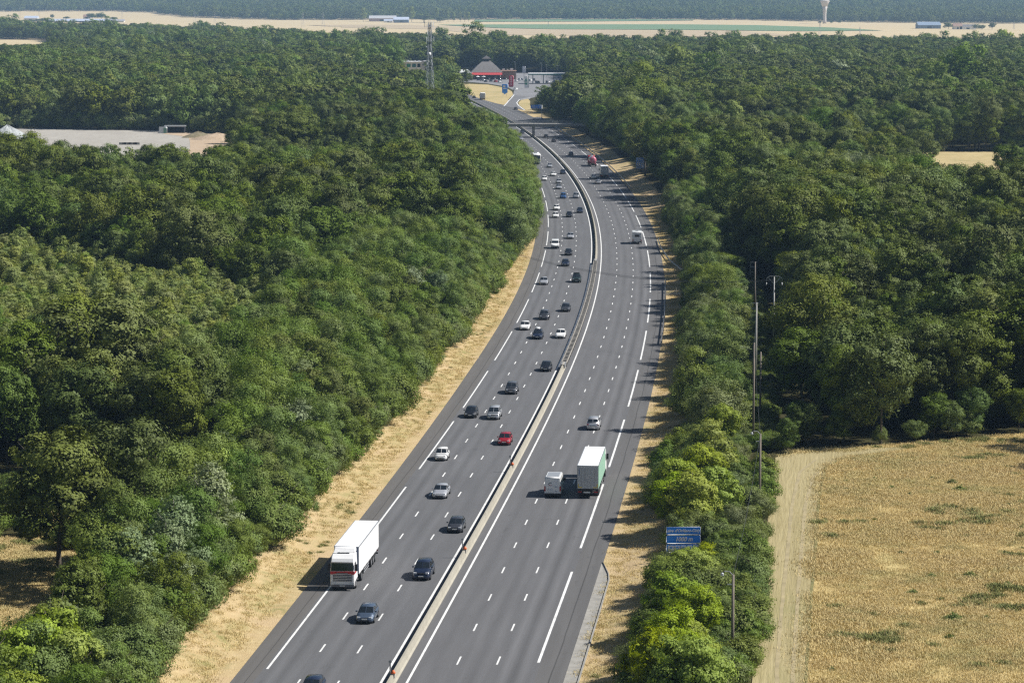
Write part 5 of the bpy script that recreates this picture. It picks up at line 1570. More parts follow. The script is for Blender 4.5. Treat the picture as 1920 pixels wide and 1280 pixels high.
# ------------------------------------------------------------------ barriers on the central reservation
M_BARR = plain('weathered concrete', (.42, .395, .335), .9, vary=.20, scale=.35)
def barrier_mat():
    m, n, b = newmat('stained barrier concrete')
    q = NB(n)
    geo = q.node('ShaderNodeNewGeometry')
    a = q.noise(geo.outputs['Position'], .6, 5, .65); f = q.noise(q.mapping(geo.outputs['Position'], (1, 1, .3)), 6.0, 4, .7)
    c = q.mix(q.ramp(a, .3, .7), (.31, .29, .24), (.40, .375, .31))
    c = q.mix(q.ramp(f, .5, .75, 0, .5), c, (.24, .215, .17))
    q.link(c, b.inputs['Base Color']); b.inputs['Roughness'].default_value = .92; b.inputs['Specular IOR Level'].default_value = .2
    return m
M_BARRIER = barrier_mat()
BO = -1.22
def extrude(name, prof, o, y0, y1, mat, step=4.0, closed=True):
    yy = np.append(np.arange(y0, y1, step), y1)
    mb = MB(); n = len(prof)
    for y in yy:
        for d, z in prof: mb.v.append(at(y, o + d, z))
    for i in range(len(yy) - 1):
        for k in range(n if closed else n - 1):
            mb.f.append((i * n + k, i * n + (k + 1) % n, (i + 1) * n + (k + 1) % n, (i + 1) * n + k)); mb.m.append(0)
    if closed:
        mb.f += [tuple(range(n)), tuple(range((len(yy) - 1) * n, len(yy) * n))[::-1]]; mb.m += [0, 0]
    return mb.mesh(name, mat)
def world_thing(name, me, label, cat, group=None):
    o = link(name, me); return tag(o, label, cat, group)
DBA = [(-.30, 0), (-.30, .08), (-.19, .24), (-.10, .82), (.10, .82), (.19, .24), (.30, .08), (.30, 0)]
world_thing('concrete_barrier', extrude('concrete_barrier', DBA, BO, 150, 436, M_BARRIER), 'near stretch of the concrete barrier between the carriageways, with three grey posts on it', 'barrier')
world_thing('concrete_barrier', extrude('concrete_barrier', DBA, BO, 604, 1150, M_BARRIER), 'far stretch of the concrete barrier, from the steel barrier to the bridge pillar', 'barrier')
world_thing('concrete_barrier', extrude('concrete_barrier', DBA, BO, 1150, 1700, M_BARRIER, 10), 'concrete barrier beyond the bridge, curving out of sight behind the trees', 'barrier')
M_RUST = plain('weathered steel', (.42, .39, .34), .6, .35, vary=.25, scale=1.0)
sb = empty('steel_barrier', at(436, BO), 0, 'double steel barrier with cross slats between the two stretches of concrete barrier', 'barrier')
def local(me, root):
    for v in me.vertices: v.co = v.co - root.location
    return me
for s in (-1, 1):
    link('rail', local(extrude('rail', [(s * .40 - .04, .60), (s * .40 - .04, .86), (s * .40 + .04, .86), (s * .40 + .04, .60)], BO, 436, 604, M_RUST), sb), sb)
sl_ = MB(); po = MB()
for y in np.arange(437, 604, 1.7):
    sl_.bar(at(y, BO - .36, .78), at(y, BO + .36, .78), .42, .06)
bd_ = extrude('gap_shade', [(-.34, .0), (-.34, .05), (.34, .05), (.34, .0)], BO, 436, 604, plain('dark strip for gap shade', (.05, .048, .045), .95))  # dark strip under the slats; the gaps' shade is put into its colour
link('gap_shade', local(bd_, sb), sb)
for y in np.arange(437, 604, 4.05):
    for s in (-1, 1): po.bar(at(y, BO + s * .32, 0), at(y, BO + s * .32, .8), .12)
link('cross_slat', local(sl_.mesh('cross_slat', M_RUST), sb), sb)['kind'] = 'stuff'
link('post', local(po.mesh('post', M_RUST), sb), sb)['kind'] = 'stuff'
# junction boxes where steel meets concrete
for y, lab in ((434.5, 'steel end piece clamped on the concrete barrier at the near end of the steel barrier'), (606, 'steel end piece clamped on the concrete barrier at the far end of the steel barrier')):
    r_ = empty('barrier_joint', at(y, BO), heading(y), lab, 'barrier joint')
    link('plate', MB().box(-.36, -.22, -2, 2, .35, .92).box(.22, .36, -2, 2, .35, .92).mesh('plate', M_STEEL), r_)
    link('cap', bevelled(MB().box(-.2, .2, -1.6, 1.6, .82, .96), 'cap', M_RUST, .03), r_)
for (x, y), lab in (((1037, 478 / 3.2 + 880), 'grey post with an orange lamp on the barrier beside the navy off-road car'), ((728, 1262), 'grey post with an orange lamp on the barrier nearest the lower picture edge'), ((957, 871), 'grey post with an orange lamp on the barrier behind the red hatchback')):
    if x == 1037: x = 540 + 1037 / 3.2
    X, Y = px(x, y, .9)
    r_ = empty('warning_post', (float(cx(Y) + BO), Y, .82), heading(Y), lab, 'post', 'warning posts on the concrete barrier')
    link('bracket', MB().box(-.22, -.12, -.12, .12, -.3, .06).box(.12, .22, -.12, .12, -.3, .06).box(-.22, .22, -.12, .12, 0, .06).mesh('bracket', M_STEEL), r_)
    link('pole', MB().tube([(-.17, 0, .06), (-.17, 0, 1.25)], .07, 8).box(-.30, -.04, -.06, .06, 1.05, 1.25).mesh('pole', M_STEEL), r_)
    link('lamp', MB().lathe([(.08, .06), (.19, .10), (.19, .22), (.10, .36), (.04, .40)], 14, .10, 0).mesh('lamp', M_ORANGE, True), r_)
    link('stay', MB().bar((.1, 0, -.5), (-.15, 0, .5), .06).mesh('stay', M_DARK), r_)

# ---- guard rails beside the hard shoulder
def guardrail(o_of_y, y0, y1, label, z0=0):
    yy = np.arange(y0, y1 + .1, 2.0)
    root = empty('guard_rail', at(y0, float(o_of_y(y0))), 0, label, 'guard rail')
    pr = [(0, .42), (.07, .46), (.02, .54), (.02, .60), (.07, .68), (0, .74), (.035, .74), (.10, .68), (.06, .60), (.06, .54), (.10, .46), (.03, .42)]
    mb = MB(); n = len(pr)
    for y in yy:
        for d, z in pr: mb.v.append(at(y, float(o_of_y(y)) - d, z + z0))
    for i in range(len(yy) - 1):
        for k in range(n): mb.f.append((i * n + k, i * n + (k + 1) % n, (i + 1) * n + (k + 1) % n, (i + 1) * n + k)); mb.m.append(0)
    link('rail', local(mb.mesh('rail', M_STEEL), root), root)
    for i, y in enumerate(yy[::2]):
        a = np.array(at(y, float(o_of_y(y)) + .08)) - np.array(root.location)
        link('post', cached('railpost', lambda: MB().box(-.06, .06, -.04, .04, -.4, .72).mesh('post', M_STEEL)), root, tuple(a))
    return root
guardrail(lambda y: 13.75 + max(0, (y - 552) * .01), 464, 566, 'long straight guard rail beside the hard shoulder, nearer than the curved one')
guardrail(lambda y: np.interp(y, [574, 590, 610, 640, 662], [19.6, 17.2, 15.2, 13.9, 13.9]), 574, 662, 'guard rail curving away from the hard shoulder up to the bank')
guardrail(lambda y: 14.1, 840, 1236, 'far guard rail beyond the white box lorry, running on under the bridge')
guardrail(lambda y: -16.3, 1130, 1290, 'guard rail beside the oncoming lanes at the bridge, half behind the trees')
X, Y = px(1268, 549, .6)
gt = empty('gate', (X, Y, float(ground(X, Y))), R(4), 'low white metal gate at the foot of the bank beside the long guard rail', 'gate')
link('frame', MB().bar((-2, 0, .25), (2, 0, .25), .07).bar((-2, 0, 1.0), (2, 0, 1.0), .07).bar((-2, 0, 0), (-2, 0, 1.05), .08).bar((2, 0, 0), (2, 0, 1.05), .08).bar((0, 0, .2), (0, 0, 1.6), .08).mesh('frame', M_TRUCKW), gt)
link('bar', MB().bar((-2, 0, .25), (0, 0, 1.0), .05).bar((0, 0, .25), (2, 0, 1.0), .05).bar((-2, 0, .62), (2, 0, .62), .05).mesh('bar', M_TRUCKW), gt)
X, Y = px(1360, 512, 2.5)
mb = MB().box(-1.9, 1.9, -1, 1, 1.9, 2.05).box(-1.6, 1.6, -.8, .8, 0, 1.9, 1)
tag(mb.build('shed', [M_ROOFW, M_CONC], None, False, (X, Y, GZ)), 'tiny flat pale roof showing between the trees behind the curved guard rail', 'shed')

# ---- road bridge
yb = 1146
br = empty('road_bridge', at(yb, BO), 0, 'flat concrete road bridge across the motorway on a single middle pillar', 'bridge')
bxo = br.location
M_DECK = plain('bridge concrete', (.33, .32, .295), .9, vary=.15, scale=.15)
link('deck', bevelled(MB().box(-30, 34, -4.2, 4.2, 4.55, 5.6), 'deck', M_DECK, .06), br)
for s in (-1, 1):
    link('parapet', MB().box(-30, 34, *sorted((s * 4.21, s * 4.45)), 4.95, 5.80).mesh('parapet', M_DECK), br)
    rl = MB()
    for z in (6.15, 6.5, 6.85): rl.bar((-30, s * 4.3, z), (34, s * 4.3, z), .07)
    for x in np.arange(-30, 34.1, 2): rl.bar((x, s * 4.3, 5.8), (x, s * 4.3, 6.9), .08)
    link('railing', rl.mesh('railing', M_STEEL), br)
link('pillar', bevelled(MB().box(-.55, .55, -3.2, 3.2, 0, 4.55), 'pillar', M_DECK, .12, 3), br)
for x in (-24, 26): link('abutment', MB().box(x - 2.5, x + 2.5, -4.1, 4.1, -.5, 4.55).mesh('abutment', M_DECK), br)
for s in (-1, 1):    # earth ramps that carry the side road
    mb = MB()
    x0, x1 = (24, 150) if s > 0 else (-22, -150)
    mb.add([(x0, -4.3, 5.2), (x0, 4.3, 5.2), (x1, 4.3, .2), (x1, -4.3, .2), (x0, -12, -.1), (x0, 12, -.1), (x1, 5, -.1), (x1, -5, -.1)], [(0, 1, 2, 3), (0, 3, 7, 4), (1, 5, 6, 2), (0, 4, 5, 1)])
    me_ = mb.mesh('embankment', M_STRAW)
    fixn(me_)
    tag(link('embankment', me_, None, br.location), kind='structure')

# ---- signs
M_BLUE = plain('blue sign face', (.040, .27, .88), .4)
M_WHITE = plain('white sign face', (.80, .80, .80), .45)
def text(s, size, mat, parent, loc, name='lettering', align='CENTER', rot=(math.pi / 2, 0, 0), it=0.0):
    c = bpy.data.curves.new(name, 'FONT'); c.body = s; c.size = size; c.align_x = align; c.align_y = 'CENTER'; c.extrude = .006; c.shear = it; c.offset = .014 * size / .44
    o = bpy.data.objects.new(name, c)
    me = None
    COL.objects.link(o)
    dg = bpy.context.evaluated_depsgraph_get()
    me = bpy.data.meshes.new_from_object(o.evaluated_get(dg))
    bpy.data.objects.remove(o); bpy.data.curves.remove(c)
    me.materials.clear(); me.materials.append(mat)
    t = link(name, me, parent, loc); t.rotation_euler = rot
    return t
# large service sign: "aire d'Orleans-Gidy / 1000 m"
X, Y = px(1281, 1046, GZ - .4)
sg = empty('road_sign', (X, Y, float(ground(X, Y))), R(3), "blue three-panel sign reading aire d'Orléans-Gidy 1000 m, standing in the roadside hedge", 'road sign')
S_ = 3.6 / 2
zt = 1.0
while proj(X, Y, sg.location.z + zt)[1] > 987: zt += .02
pz = [(zt - .84, zt), (zt - 1.76, zt - .90), (zt - 2.7, zt - 1.82)]
for i, (a, b) in enumerate(pz):
    p_ = link('panel', bevelled(MB().box(-S_, S_, -.03, .03, a, b), 'panel', M_WHITE, .03, 2), sg)
    link('panel_face', MB().box(-S_ + .035, S_ - .035, -.042, -.03, a + .035, b - .035).mesh('panel_face', M_BLUE), p_)
text("aire d'Orléans-Gidy", .43, M_WHITE, sg, (0, -.045, zt - .42), it=.25)
text('1000 m', .60, M_WHITE, sg, (.05, -.045, zt - 1.33), it=.25)
pk = MB()   # the row of small white pictograms on the lowest panel
for i in range(5):
    x = -1.3 + i * .65
    pk.box(x - .28, x + .28, -.055, -.045, zt - 2.56, zt - 1.98, 0).box(x - .14, x + .14, -.064, -.055, zt - 2.47, zt - 2.09, 1)
link('pictogram', pk.mesh('pictogram', [M_WHITE, M_BLUE]), sg)
for s in (-1, 1): link('post', MB().box(s * 1.3 - .09, s * 1.3 + .09, .031, .2, -.5, zt - .1).mesh('post', M_STEEL), sg)
LAND.append((Y, 'R', 'blue service sign'))
# sign farther on
X, Y = px(1201, 322, 1.2)
sg = empty('road_sign', (X, Y, float(ground(X, Y))), R(2), 'far blue sign with white panels on the bank beside the tank lorry', 'road sign')
for i, (a, b, m_) in enumerate(((3.6, 4.9, M_BLUE), (2.1, 3.52, M_BLUE), (1.2, 2.02, plain('pale blue sign face', (.32, .45, .75), .4)))):
    p_ = link('panel', bevelled(MB().box(-1.5, 1.5, -.04, .04, a, b), 'panel', M_WHITE, .03), sg)
    link('panel_face', MB().box(-1.42, 1.42, -.052, -.04, a + .07, b - .07).mesh('panel_face', m_), p_)
mb = MB()
for k in range(4): mb.box(-1.2 + k * .62, -.75 + k * .62, -.062, -.053, 2.35, 3.2)
link('pictogram', mb.mesh('pictogram', M_WHITE), sg)
link('lettering', MB().box(-1.1, 1.0, -.062, -.053, 4.05, 4.25).box(-1.1, .4, -.062, -.053, 4.45, 4.6).mesh('lettering', M_WHITE), sg)
for s in (-1, 1): link('post', MB().box(s - .08, s + .08, .041, .2, -.5, 4.8).mesh('post', M_STEEL), sg)
LAND.append((Y, 'R', 'far blue sign'))
# little blue sign among the bushes, seen from behind at its edge
X, Y = px(1315, 693, 4.2)
sg = empty('road_sign', (X, Y, GZ), R(20), 'small blue sign poking out of the bushes level with the white saloon', 'road sign')
p_ = link('panel', bevelled(MB().box(-.42, .42, -.04, .04, 4.2, 5.6), 'panel', M_WHITE, .03), sg)
link('panel_face', MB().box(-.38, .10, -.052, -.04, 4.25, 5.3).mesh('panel_face', M_BLUE), p_)
link('post', MB().box(-.07, .07, .041, .17, -.5, 5.5).mesh('post', M_STEEL), sg)
# cantilever sign at the exit
X, Y = px(1016, 223, 0)
sg = empty('gantry_sign', (X, Y, float(ground(X, Y))), 0, 'blue exit sign hung from a tall grey mast beside the slip road', 'road sign')
link('mast', MB().tube([(0, 0, -.5), (0, 0, 6.7)], .17, 10).mesh('mast', M_STEEL, True), sg)
link('arm', MB().bar((.1, 0, 6.2), (-5.3, 0, 6.2), .18).bar((.1, 0, 5.3), (-5.3, 0, 5.3), .14).mesh('arm', M_STEEL), sg)
p_ = link('panel', bevelled(MB().box(-5.4, -.3, -.20, -.10, 4.9, 6.6), 'panel', M_BLUE, .03), sg)
link('lettering', MB().box(-5.0, -3.4, -.212, -.2, 6.0, 6.3).box(-5.0, -2.0, -.212, -.2, 5.4, 5.75).mesh('lettering', M_WHITE), p_)
ar = MB(); ar.add([(-1.3, -.212, 5.5), (-.9, -.212, 5.3), (-.6, -.212, 6.2), (-1.0, -.212, 6.3)], [(0, 1, 2, 3)]); ar.add([(-.5, -.213, 6.0), (-.45, -.213, 6.45), (-1.3, -.213, 6.2)], [(0, 1, 2)])
link('arrow', fixn(ar.mesh('arrow', M_WHITE)), p_)
# blue services panel on the lawn
X, Y = px(946.5, 180, 0)
sg = empty('road_sign', (X, Y, .0), 0, 'tall blue services panel with white pictograms on the dry lawn of the slip road', 'road sign')
p_ = link('panel', bevelled(MB().box(-1.6, 1.6, -.08, .08, 1.7, 6.8), 'panel', M_BLUE, .04), sg)
link('pictogram', MB().box(-1.0, .3, -.095, -.081, 5.1, 6.1).box(-.9, 1.0, -.095, -.081, 4.1, 4.6).mesh('pictogram', M_WHITE), p_)
a_ = MB().add([(-.9, -.08, 1.7), (.9, -.08, 1.7), (0, -.08, .7), (-.9, .08, 1.7), (.9, .08, 1.7), (0, .08, .7)], [(0, 2, 1), (3, 4, 5), (0, 3, 5, 2), (2, 5, 4, 1)])
link('pointer', fixn(a_.mesh('pointer', M_BLUE)), sg)
for s in (-1, 1): link('post', MB().box(s * 1.0 - .08, s * 1.0 + .08, .081, .24, -.3, 6.4).mesh('post', M_STEEL), sg)
# price pylons
X, Y = px(958.5, 163.5, 0)
t_ = empty('price_pylon', (X, Y, .0), 0, 'red advertising pylon with pale round emblems in front of the service building', 'pylon sign')
link('body', bevelled(MB().box(-1.45, 1.45, -.4, .4, .3, 7.2), 'body', plain('crimson panel', (.50, .02, .07), .4), .12), t_)
e_ = MB()
for z in (6.2, 4.9, 3.4, 1.8):
    e_.tube([(0, -.41, z), (0, -.45, z)], .62, 16)
link('emblem', e_.mesh('emblem', plain('pale pink emblem', (.75, .45, .48), .4)), t_)
link('base', MB().box(-1.2, 1.2, -.5, .5, -.2, .3).mesh('base', M_CONC), t_)
X, Y = px(987.5, 165.5, 0)
t_ = empty('price_pylon', (X, Y, .0), 0, 'green and white fuel price pylon between the red pylon and the canopy', 'pylon sign')
link('body', bevelled(MB().box(-1.4, .7, -.35, .35, .2, 7.6), 'body', M_WHITE, .08), t_)
link('side_strip', MB().box(.71, 1.4, -.36, .36, .2, 7.6).mesh('side_strip', plain('pale strip', (.62, .66, .62), .4)), t_)
link('price_panel', MB().box(-1.3, .5, -.37, -.351, 2.2, 5.8).mesh('price_panel', plain('fuel green', (.015, .25, .13), .4)), t_)
link('lettering', MB().box(-1.0, .2, -.385, -.371, 4.9, 5.3).box(-1.0, .2, -.385, -.371, 4.0, 4.4).box(-1.0, .2, -.385, -.371, 3.1, 3.5).mesh('lettering', M_WHITE), t_)
X, Y = px(982.5, 155, 0)
t_ = empty('pole_sign', (X, Y, .0), 0, 'white square sign on a tall pole above the green price pylon', 'pole sign')
link('pole', MB().tube([(0, 0, -.3), (0, 0, 6.5)], .16, 8).mesh('pole', M_STEEL), t_)
p_ = link('panel', bevelled(MB().box(-1.15, 1.15, -.2, .2, 6.4, 10.8), 'panel', plain('pale grey sign', (.55, .56, .62), .4), .06), t_)
link('emblem', MB().tube([(0, -.2, 9.6), (0, -.23, 9.6)], .7, 16).mesh('emblem', M_WHITE), p_)

# ---- service building with its hat-shaped roof
X, Y = px(912, 149.5, 0); Y += 12
sbld = empty('service_building', (X, Y, .0), R(2), 'service restaurant with a tall grey hipped roof, lantern on top and a red awning', 'building')
M_SLATE = plain('grey slate', (.165, .155, .15), .8, vary=.12, scale=.6)
M_BRICK = plain('brown brick', (.33, .20, .13), .9, vary=.15, scale=1.2)
link('wall', MB().box(-9.5, 9.5, -9, 9, 0, 4.4).mesh('wall', M_BRICK), sbld)
rf = MB().add([(-11.2, -10.8, 4.9), (11.2, -10.8, 4.9), (11.2, 10.8, 4.9), (-11.2, 10.8, 4.9), (-6.6, -6.4, 9.4), (6.6, -6.4, 9.4), (6.6, 6.4, 9.4), (-6.6, 6.4, 9.4), (-2.4, -2.4, 13.0), (2.4, -2.4, 13.0), (2.4, 2.4, 13.0), (-2.4, 2.4, 13.0)],
              [(0, 1, 5, 4), (1, 2, 6, 5), (2, 3, 7, 6), (3, 0, 4, 7), (4, 5, 9, 8), (5, 6, 10, 9), (6, 7, 11, 10), (7, 4, 8, 11), (8, 9, 10, 11), (3, 2, 1, 0)])
r_ = link('roof', rf.mesh('roof', M_SLATE), sbld)
link('lantern', MB().box(-2.0, 2.0, -2.0, 2.0, 13.0, 14.3).add([(-3.3, -3.3, 14.2), (3.3, -3.3, 14.2), (3.3, 3.3, 14.2), (-3.3, 3.3, 14.2), (0, 0, 16.4)], [(0, 1, 4), (1, 2, 4), (2, 3, 4), (3, 0, 4), (3, 2, 1, 0)]).mesh('lantern', plain('dark slate', (.09, .085, .085), .8)), r_)
link('awning', MB().add([(-10.6, -11.0, 4.75), (10.6, -11.0, 4.75), (10.6, -12.4, 3.3), (-10.6, -12.4, 3.3), (-10.6, -11.0, 4.6), (10.6, -11.0, 4.6), (10.6, -12.3, 3.1), (-10.6, -12.3, 3.1)], [(0, 3, 2, 1), (4, 5, 6, 7), (3, 7, 6, 2), (0, 4, 7, 3), (1, 2, 6, 5)]).mesh('awning', plain('red awning cloth', (.52, .055, .055), .6)), sbld)
wn = MB()
for i in range(9): wn.box(-8.9 + i * 2.0, -7.3 + i * 2.0, -9.04, -8.98, .5, 3.0)
link('window', wn.mesh('window', M_GLASS), sbld)
link('wing', MB().box(10.2, 20.5, -8.5, 6, 0, 5.6).box(9.8, 20.9, -8.9, 6.4, 5.6, 6.0).mesh('wing', M_BRICK), sbld)
link('roof_unit', MB().box(11, 12.6, -4, -2, 6.0, 7.2).box(14, 15.2, -5, -3.5, 6.0, 7.0).box(16.5, 18.5, -4, -2, 6.0, 7.3).mesh('roof_unit', M_WHITE), sbld)
link('annex', MB().box(-22, -11.5, -4, 6, 0, 4.6).add([(-22.6, -4.6, 4.6), (-10.9, -4.6, 4.6), (-10.9, 6.6, 4.6), (-22.6, 6.6, 4.6), (-20, 1, 6.6), (-13, 1, 6.6)], [(0, 1, 5, 4), (1, 2, 5), (2, 3, 4, 5), (3, 0, 4)]).mesh('annex', plain('pale annex', (.48, .50, .48), .8)), sbld)
link('parasol', MB().lathe([(.03, 0), (.03, 2.2), (1.5, 2.1), (.05, 2.7)], 10, -6.5, -16).lathe([(.03, 0), (.03, 2.2), (1.5, 2.1), (.05, 2.7)], 10, -2.5, -16.5).mesh('parasol', M_WHITE), sbld)
# hotel
X, Y = px(779, 151, 0); Y += 8
ho = empty('hotel', (X, Y, .0), R(-6), 'white flat-roofed hotel with red and green windows rising behind the lattice mast', 'building')
link('wall', MB().box(-9, 5, -7, 7, 0, 12.2).mesh('wall', plain('white render', (.70, .70, .70), .8)), ho)
link('gable', MB().box(5.01, 9, -7.5, 7.5, 0, 13.2).mesh('gable', plain('grey render', (.46, .46, .48), .8)), ho)
link('roof', MB().box(-9.4, 5, -7.4, 7.4, 12.2, 12.9).mesh('roof', M_WHITE), ho)
link('roof_unit', MB().box(-6, -4.8, -2, 0, 12.9, 13.8).box(-1, 0, -1, 0, 12.9, 13.6).box(2, 3, -2, -1, 12.9, 13.7).mesh('roof_unit', M_ALU), ho)
for (x0, x1, m_) in ((-8.4, -6.6, M_REDP), (-5.4, -2.6, plain('green panel', (.03, .22, .13), .5)), (-1.6, 1.2, plain('teal glass', (.05, .16, .17), .2)), (2.0, 4.2, M_GLASS)):
    link('window', MB().box(x0, x1, -7.05, -6.98, 9.0, 11.4).mesh('window', m_), ho)
# canopy
X, Y = px(1030, 157, 0)
ca = empty('fuel_canopy', (X, Y, .0), 0, 'flat white canopy with a green edge over the fuel pumps', 'canopy')
link('roof', MB().box(-14, 14, -7, 9, 6.0, 6.9).mesh('roof', M_WHITE), ca)
link('fascia', MB().box(-14.1, 14.1, -7.1, -7.001, 5.9, 6.5).box(-14.1, -14.001, -7.1, 9, 5.9, 6.5).mesh('fascia', plain('canopy green', (.03, .22, .15), .5)), ca)
for x in (-11, -4, 3, 10):
    link('column', MB().box(x - .35, x + .35, -3, -2.3, 0, 6.0).mesh('column', M_ALU), ca)
for i, x in enumerate((-9, -2, 5)):
    pu = empty('fuel_pump', (X + x, Y - 1.5, .0), 0, ('leftmost', 'middle', 'rightmost')[i] + ' pump of the three under the fuel canopy', 'fuel pump', 'fuel pumps')
    link('body', bevelled(MB().box(-.5, .5, -.35, .35, 0, 2.1), 'body', M_WHITE, .05), pu)
    link('screen', MB().box(-.4, .4, -.37, -.351, 1.2, 1.8).mesh('screen', M_DARK), pu)
for i, (x, y, h, lab) in enumerate(((966, 152, 13, 'tall thin lamp post at the right end of the service building'), (1015, 150, 11.5, 'lamp post standing behind the left end of the fuel canopy'), (1025, 146, 9, 'shorter lamp post behind the middle of the fuel canopy'),
                                    (1046, 146, 8.5, 'lamp post with a bent arm behind the fuel canopy'), (1059, 146, 8.5, 'lamp post behind the right end of the fuel canopy'), (907, 153, 3.4, 'small lamp post among the tables by the red awning'))):
    X, Y = px(x, y, 0)
    lp = empty('lamp_post', (X, Y, .0), 0, lab, 'lamp post', 'lamp posts at the service area')
    link('pole', MB().tube([(0, 0, -.3), (0, 0, h)], .09, 8).mesh('pole', M_STEEL), lp)
    link('lamp_head', MB().box(-1.0, .1, -.18, .18, h, h + .16).mesh('lamp_head', M_WHITE), lp)

# ---- lattice mast
X, Y = px(806, 206, GZ)
hm_ = 49.5 * Y / 1400 * 1.0
lm = empty('lattice_mast', (X, Y, 1.0), R(20), 'tall grey lattice telecom mast standing in the wood', 'mast')
M_MAST = plain('grey mast steel', (.42, .44, .47), .5, .3)
levels = np.linspace(0, 40, 13)
wid = lambda z: np.interp(z, [0, 14, 28, 40], [2.5, 1.7, .95, .6])
cr = [(-1, -1), (1, -1), (1, 1), (-1, 1)]
tw = MB(); bc = MB()
for a, b in cr:
    for z0, z1 in zip(levels[:-1], levels[1:]):
        tw.bar((a * wid(z0), b * wid(z0), z0), (a * wid(z1), b * wid(z1), z1), .17)
for i, (z0, z1) in enumerate(zip(levels[:-1], levels[1:])):
    for k in range(4):
        a, b = cr[k], cr[(k + 1) % 4]
        p0 = (a[0] * wid(z0), a[1] * wid(z0), z0); p1 = (b[0] * wid(z1), b[1] * wid(z1), z1)
        q0 = (b[0] * wid(z0), b[1] * wid(z0), z0); q1 = (a[0] * wid(z1), a[1] * wid(z1), z1)
        bc.bar(p0, p1, .075); bc.bar(q0, q1, .075); bc.bar(q1, p1, .075)
link('tower_leg', tw.mesh('tower_leg', M_MAST), lm)
link('bracing', bc.mesh('bracing', M_MAST), lm)
link('ladder', MB().bar((.15, -.1, 0), (.15, -.1, 40), .06).bar((.45, -.1, 0), (.45, -.1, 40), .06).box(-.15, .05, -.06, .06, 2, 39).mesh('ladder', plain('dark cables', (.06, .065, .07), .7)), lm)
pf = MB()
for z in (31.5, 38.0):
    pf.box(-1.5, 1.5, -1.5, 1.5, z, z + .08)
    for a, b in cr: pf.bar((a * 1.45, b * 1.45, z), (a * 1.45, b * 1.45, z + 1.1), .06)
    for z2 in (.55, 1.1):
        for k in range(4): pf.bar((cr[k][0] * 1.45, cr[k][1] * 1.45, z + z2), (cr[(k + 1) % 4][0] * 1.45, cr[(k + 1) % 4][1] * 1.45, z + z2), .05)
link('platform', pf.mesh('platform', M_MAST), lm)
for k, (x, y, z, h) in enumerate(((-2.1, -1.2, 30.5, 3.0), (2.1, -1.0, 31.0, 2.6), (0, -2.2, 31.2, 2.4), (-2.4, 1, 37.8, 2.6), (2.3, .4, 37.6, 2.8), (.4, -2.2, 38.2, 2.2), (1.9, 1.9, 35.0, 2.4), (-1.9, -1.9, 34.6, 2.2))):
    an = link('antenna', cached(('ant', h), lambda: bevelled(MB().box(-.13, .13, -.08, .08, 0, h), 'antenna', M_WHITE, .04)), lm, (x, y, z)); an.rotation_euler = (0, 0, k)
link('antenna', MB().tube([(.3, 0, 40), (.3, 0, 45.5)], .06, 6).tube([(-.5, .4, 40), (-.5, .4, 43)], .05, 6).tube([(1.9, -1.9, 38), (1.9, -1.9, 42)], .05, 6).mesh('antenna', M_MAST), lm)
for k, (z, r, a) in enumerate(((25.8, .75, 0), (33.5, .5, 2), (29.0, .45, -1.2))):
    d_ = link('dish', cached(('dish', r), lambda: MB().lathe([(.05, 0), (r * .7, .08), (r, .3), (r, .34)], 16).mesh('dish', M_WHITE, True)), lm, (math.sin(a) * 1.5 - .6, -math.cos(a) * 1.6, z)); d_.rotation_euler = (math.pi / 2, 0, a)

lm.scale = (.92, .92, 1.10)
